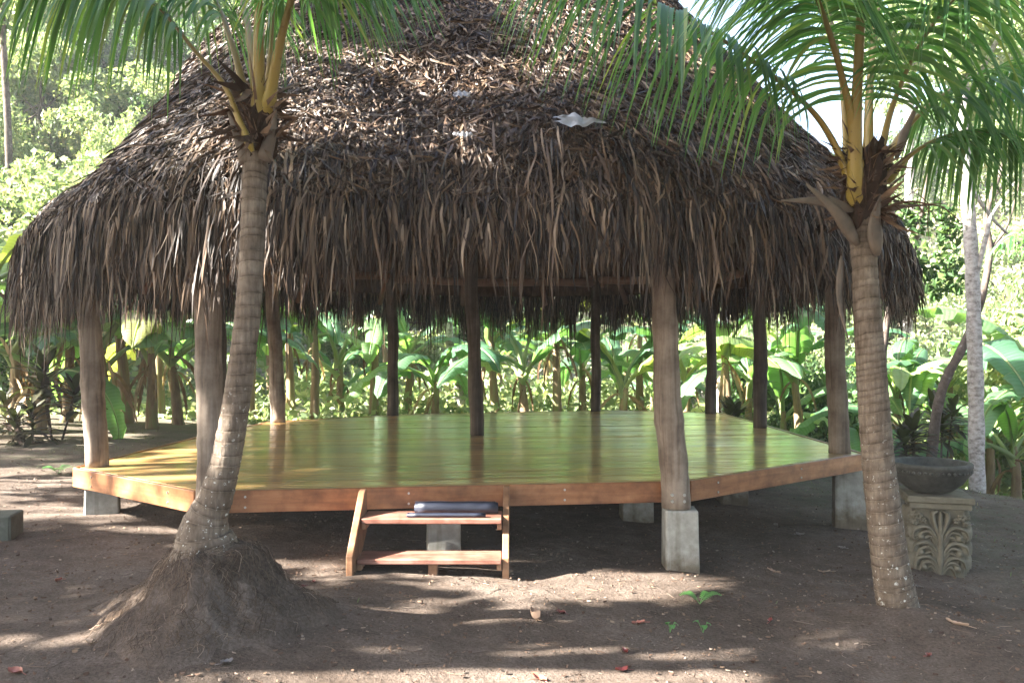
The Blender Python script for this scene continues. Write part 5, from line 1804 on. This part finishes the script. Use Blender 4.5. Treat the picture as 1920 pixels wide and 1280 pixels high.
# dry stick lying behind the steps
c = catmull([ground_at(828, 1062) + [0, 0, 0.012], ground_at(862, 1058) + [0, 0, 0.02], ground_at(905, 1066) + [0, 0, 0.012]], 10)
V, F = tube(c - c[0], np.array([0.012, 0.013, 0.011, 0.012, 0.013, 0.012, 0.011, 0.012, 0.010, 0.006]), 8, rough=0.08)
tag(obj('dry_stick', mesh_np('dry_stick', V, F, MAT['dry_debris']), None, c[0]), 'pale dry stick lying on the soil behind the steps', 'stick')

# ------------------------------------------------------------------ the trees behind the photographer that shade the yard
SH = []
for k in range(5):
    me, cc = leaf_cloud(2300 if k < 3 else 5200, 3.3, 3.3, 2.2, 0.25, 15 if k < 3 else 34, 900 + k, 'crown', MAT['bush_leaf_deep'])
    tr = limbs(cc + np.array([0, 0, 0.0]), (0, 0, -6.5), (0, 0, 0.6), 0.22, np.random.default_rng(905 + k), 6, MAT['dark_bark'], 'trunk', 14, 0.25)
    SH.append((me, tr))
SHADE = [(-13.87, -0.76, 13.89, 0.92, 2), (-19.61, 8.2, 11.32, 1.0, 2), (-6.79, 2.44, 6.93, 0.66, 1), (-18.91, 2.95, 13.37, 0.67, 1), (-12.97, -0.59, 6.99, 0.52, 0), (-12.07, 1.41, 13.57, 1.15, 2), (-11.63, 7.26, 6.19, 0.56, 2), (-10.46, 1.83, 5.0, 0.65, 0), (-13.59, 2.9, 5.41, 0.86, 1),
         (2.5, -6.5, 7.5, 1.15, 3), (-3.5, -6.5, 7.0, 1.15, 4), (8.5, -3.0, 7.5, 1.1, 3), (11.0, 4.0, 7.5, 1.1, 4), (-1.0, -12.0, 9.5, 1.3, 4), (6.5, -9.5, 9.0, 1.25, 3)]
for k, (x, y, h, s, kk) in enumerate(SHADE):
    z = float(ground_z(x, y))
    t = thing('shade_tree', (NUM[k] + ' tall shade tree beyond the left edge of the yard') if k < 9 else (NUM[k - 9] + ' dense shade tree standing on the near side of the yard'), 'tree', (x, y, z), 'shade trees around the yard', rz=k * 1.3)
    o = obj('crown', SH[kk][0], t, (0, 0, h)); o.scale = (s, s, s)
    o = obj('trunk', SH[kk][1], t, (0, 0, h)); o.scale = (s, s, h / 6.4)

# ------------------------------------------------------------------ hazy air
V, F = box(-75, 75, -40, 90, -4.5, 33.0)
m = bpy.data.materials.new('haze_air'); m.use_nodes = True
nt = m.node_tree
nt.nodes.remove(nt.nodes['Principled BSDF'])
pv = nt.nodes.new('ShaderNodeVolumePrincipled')
pv.inputs['Color'].default_value = (0.93, 0.96, 1.0, 1)
pv.inputs['Density'].default_value = HAZE
nt.links.new(pv.outputs[0], nt.nodes['Material Output'].inputs['Volume'])
tag(obj('haze', mesh_np('haze', V, F, m, False)), 'thin pale haze hanging in the sunny valley air', 'haze', kind='stuff')
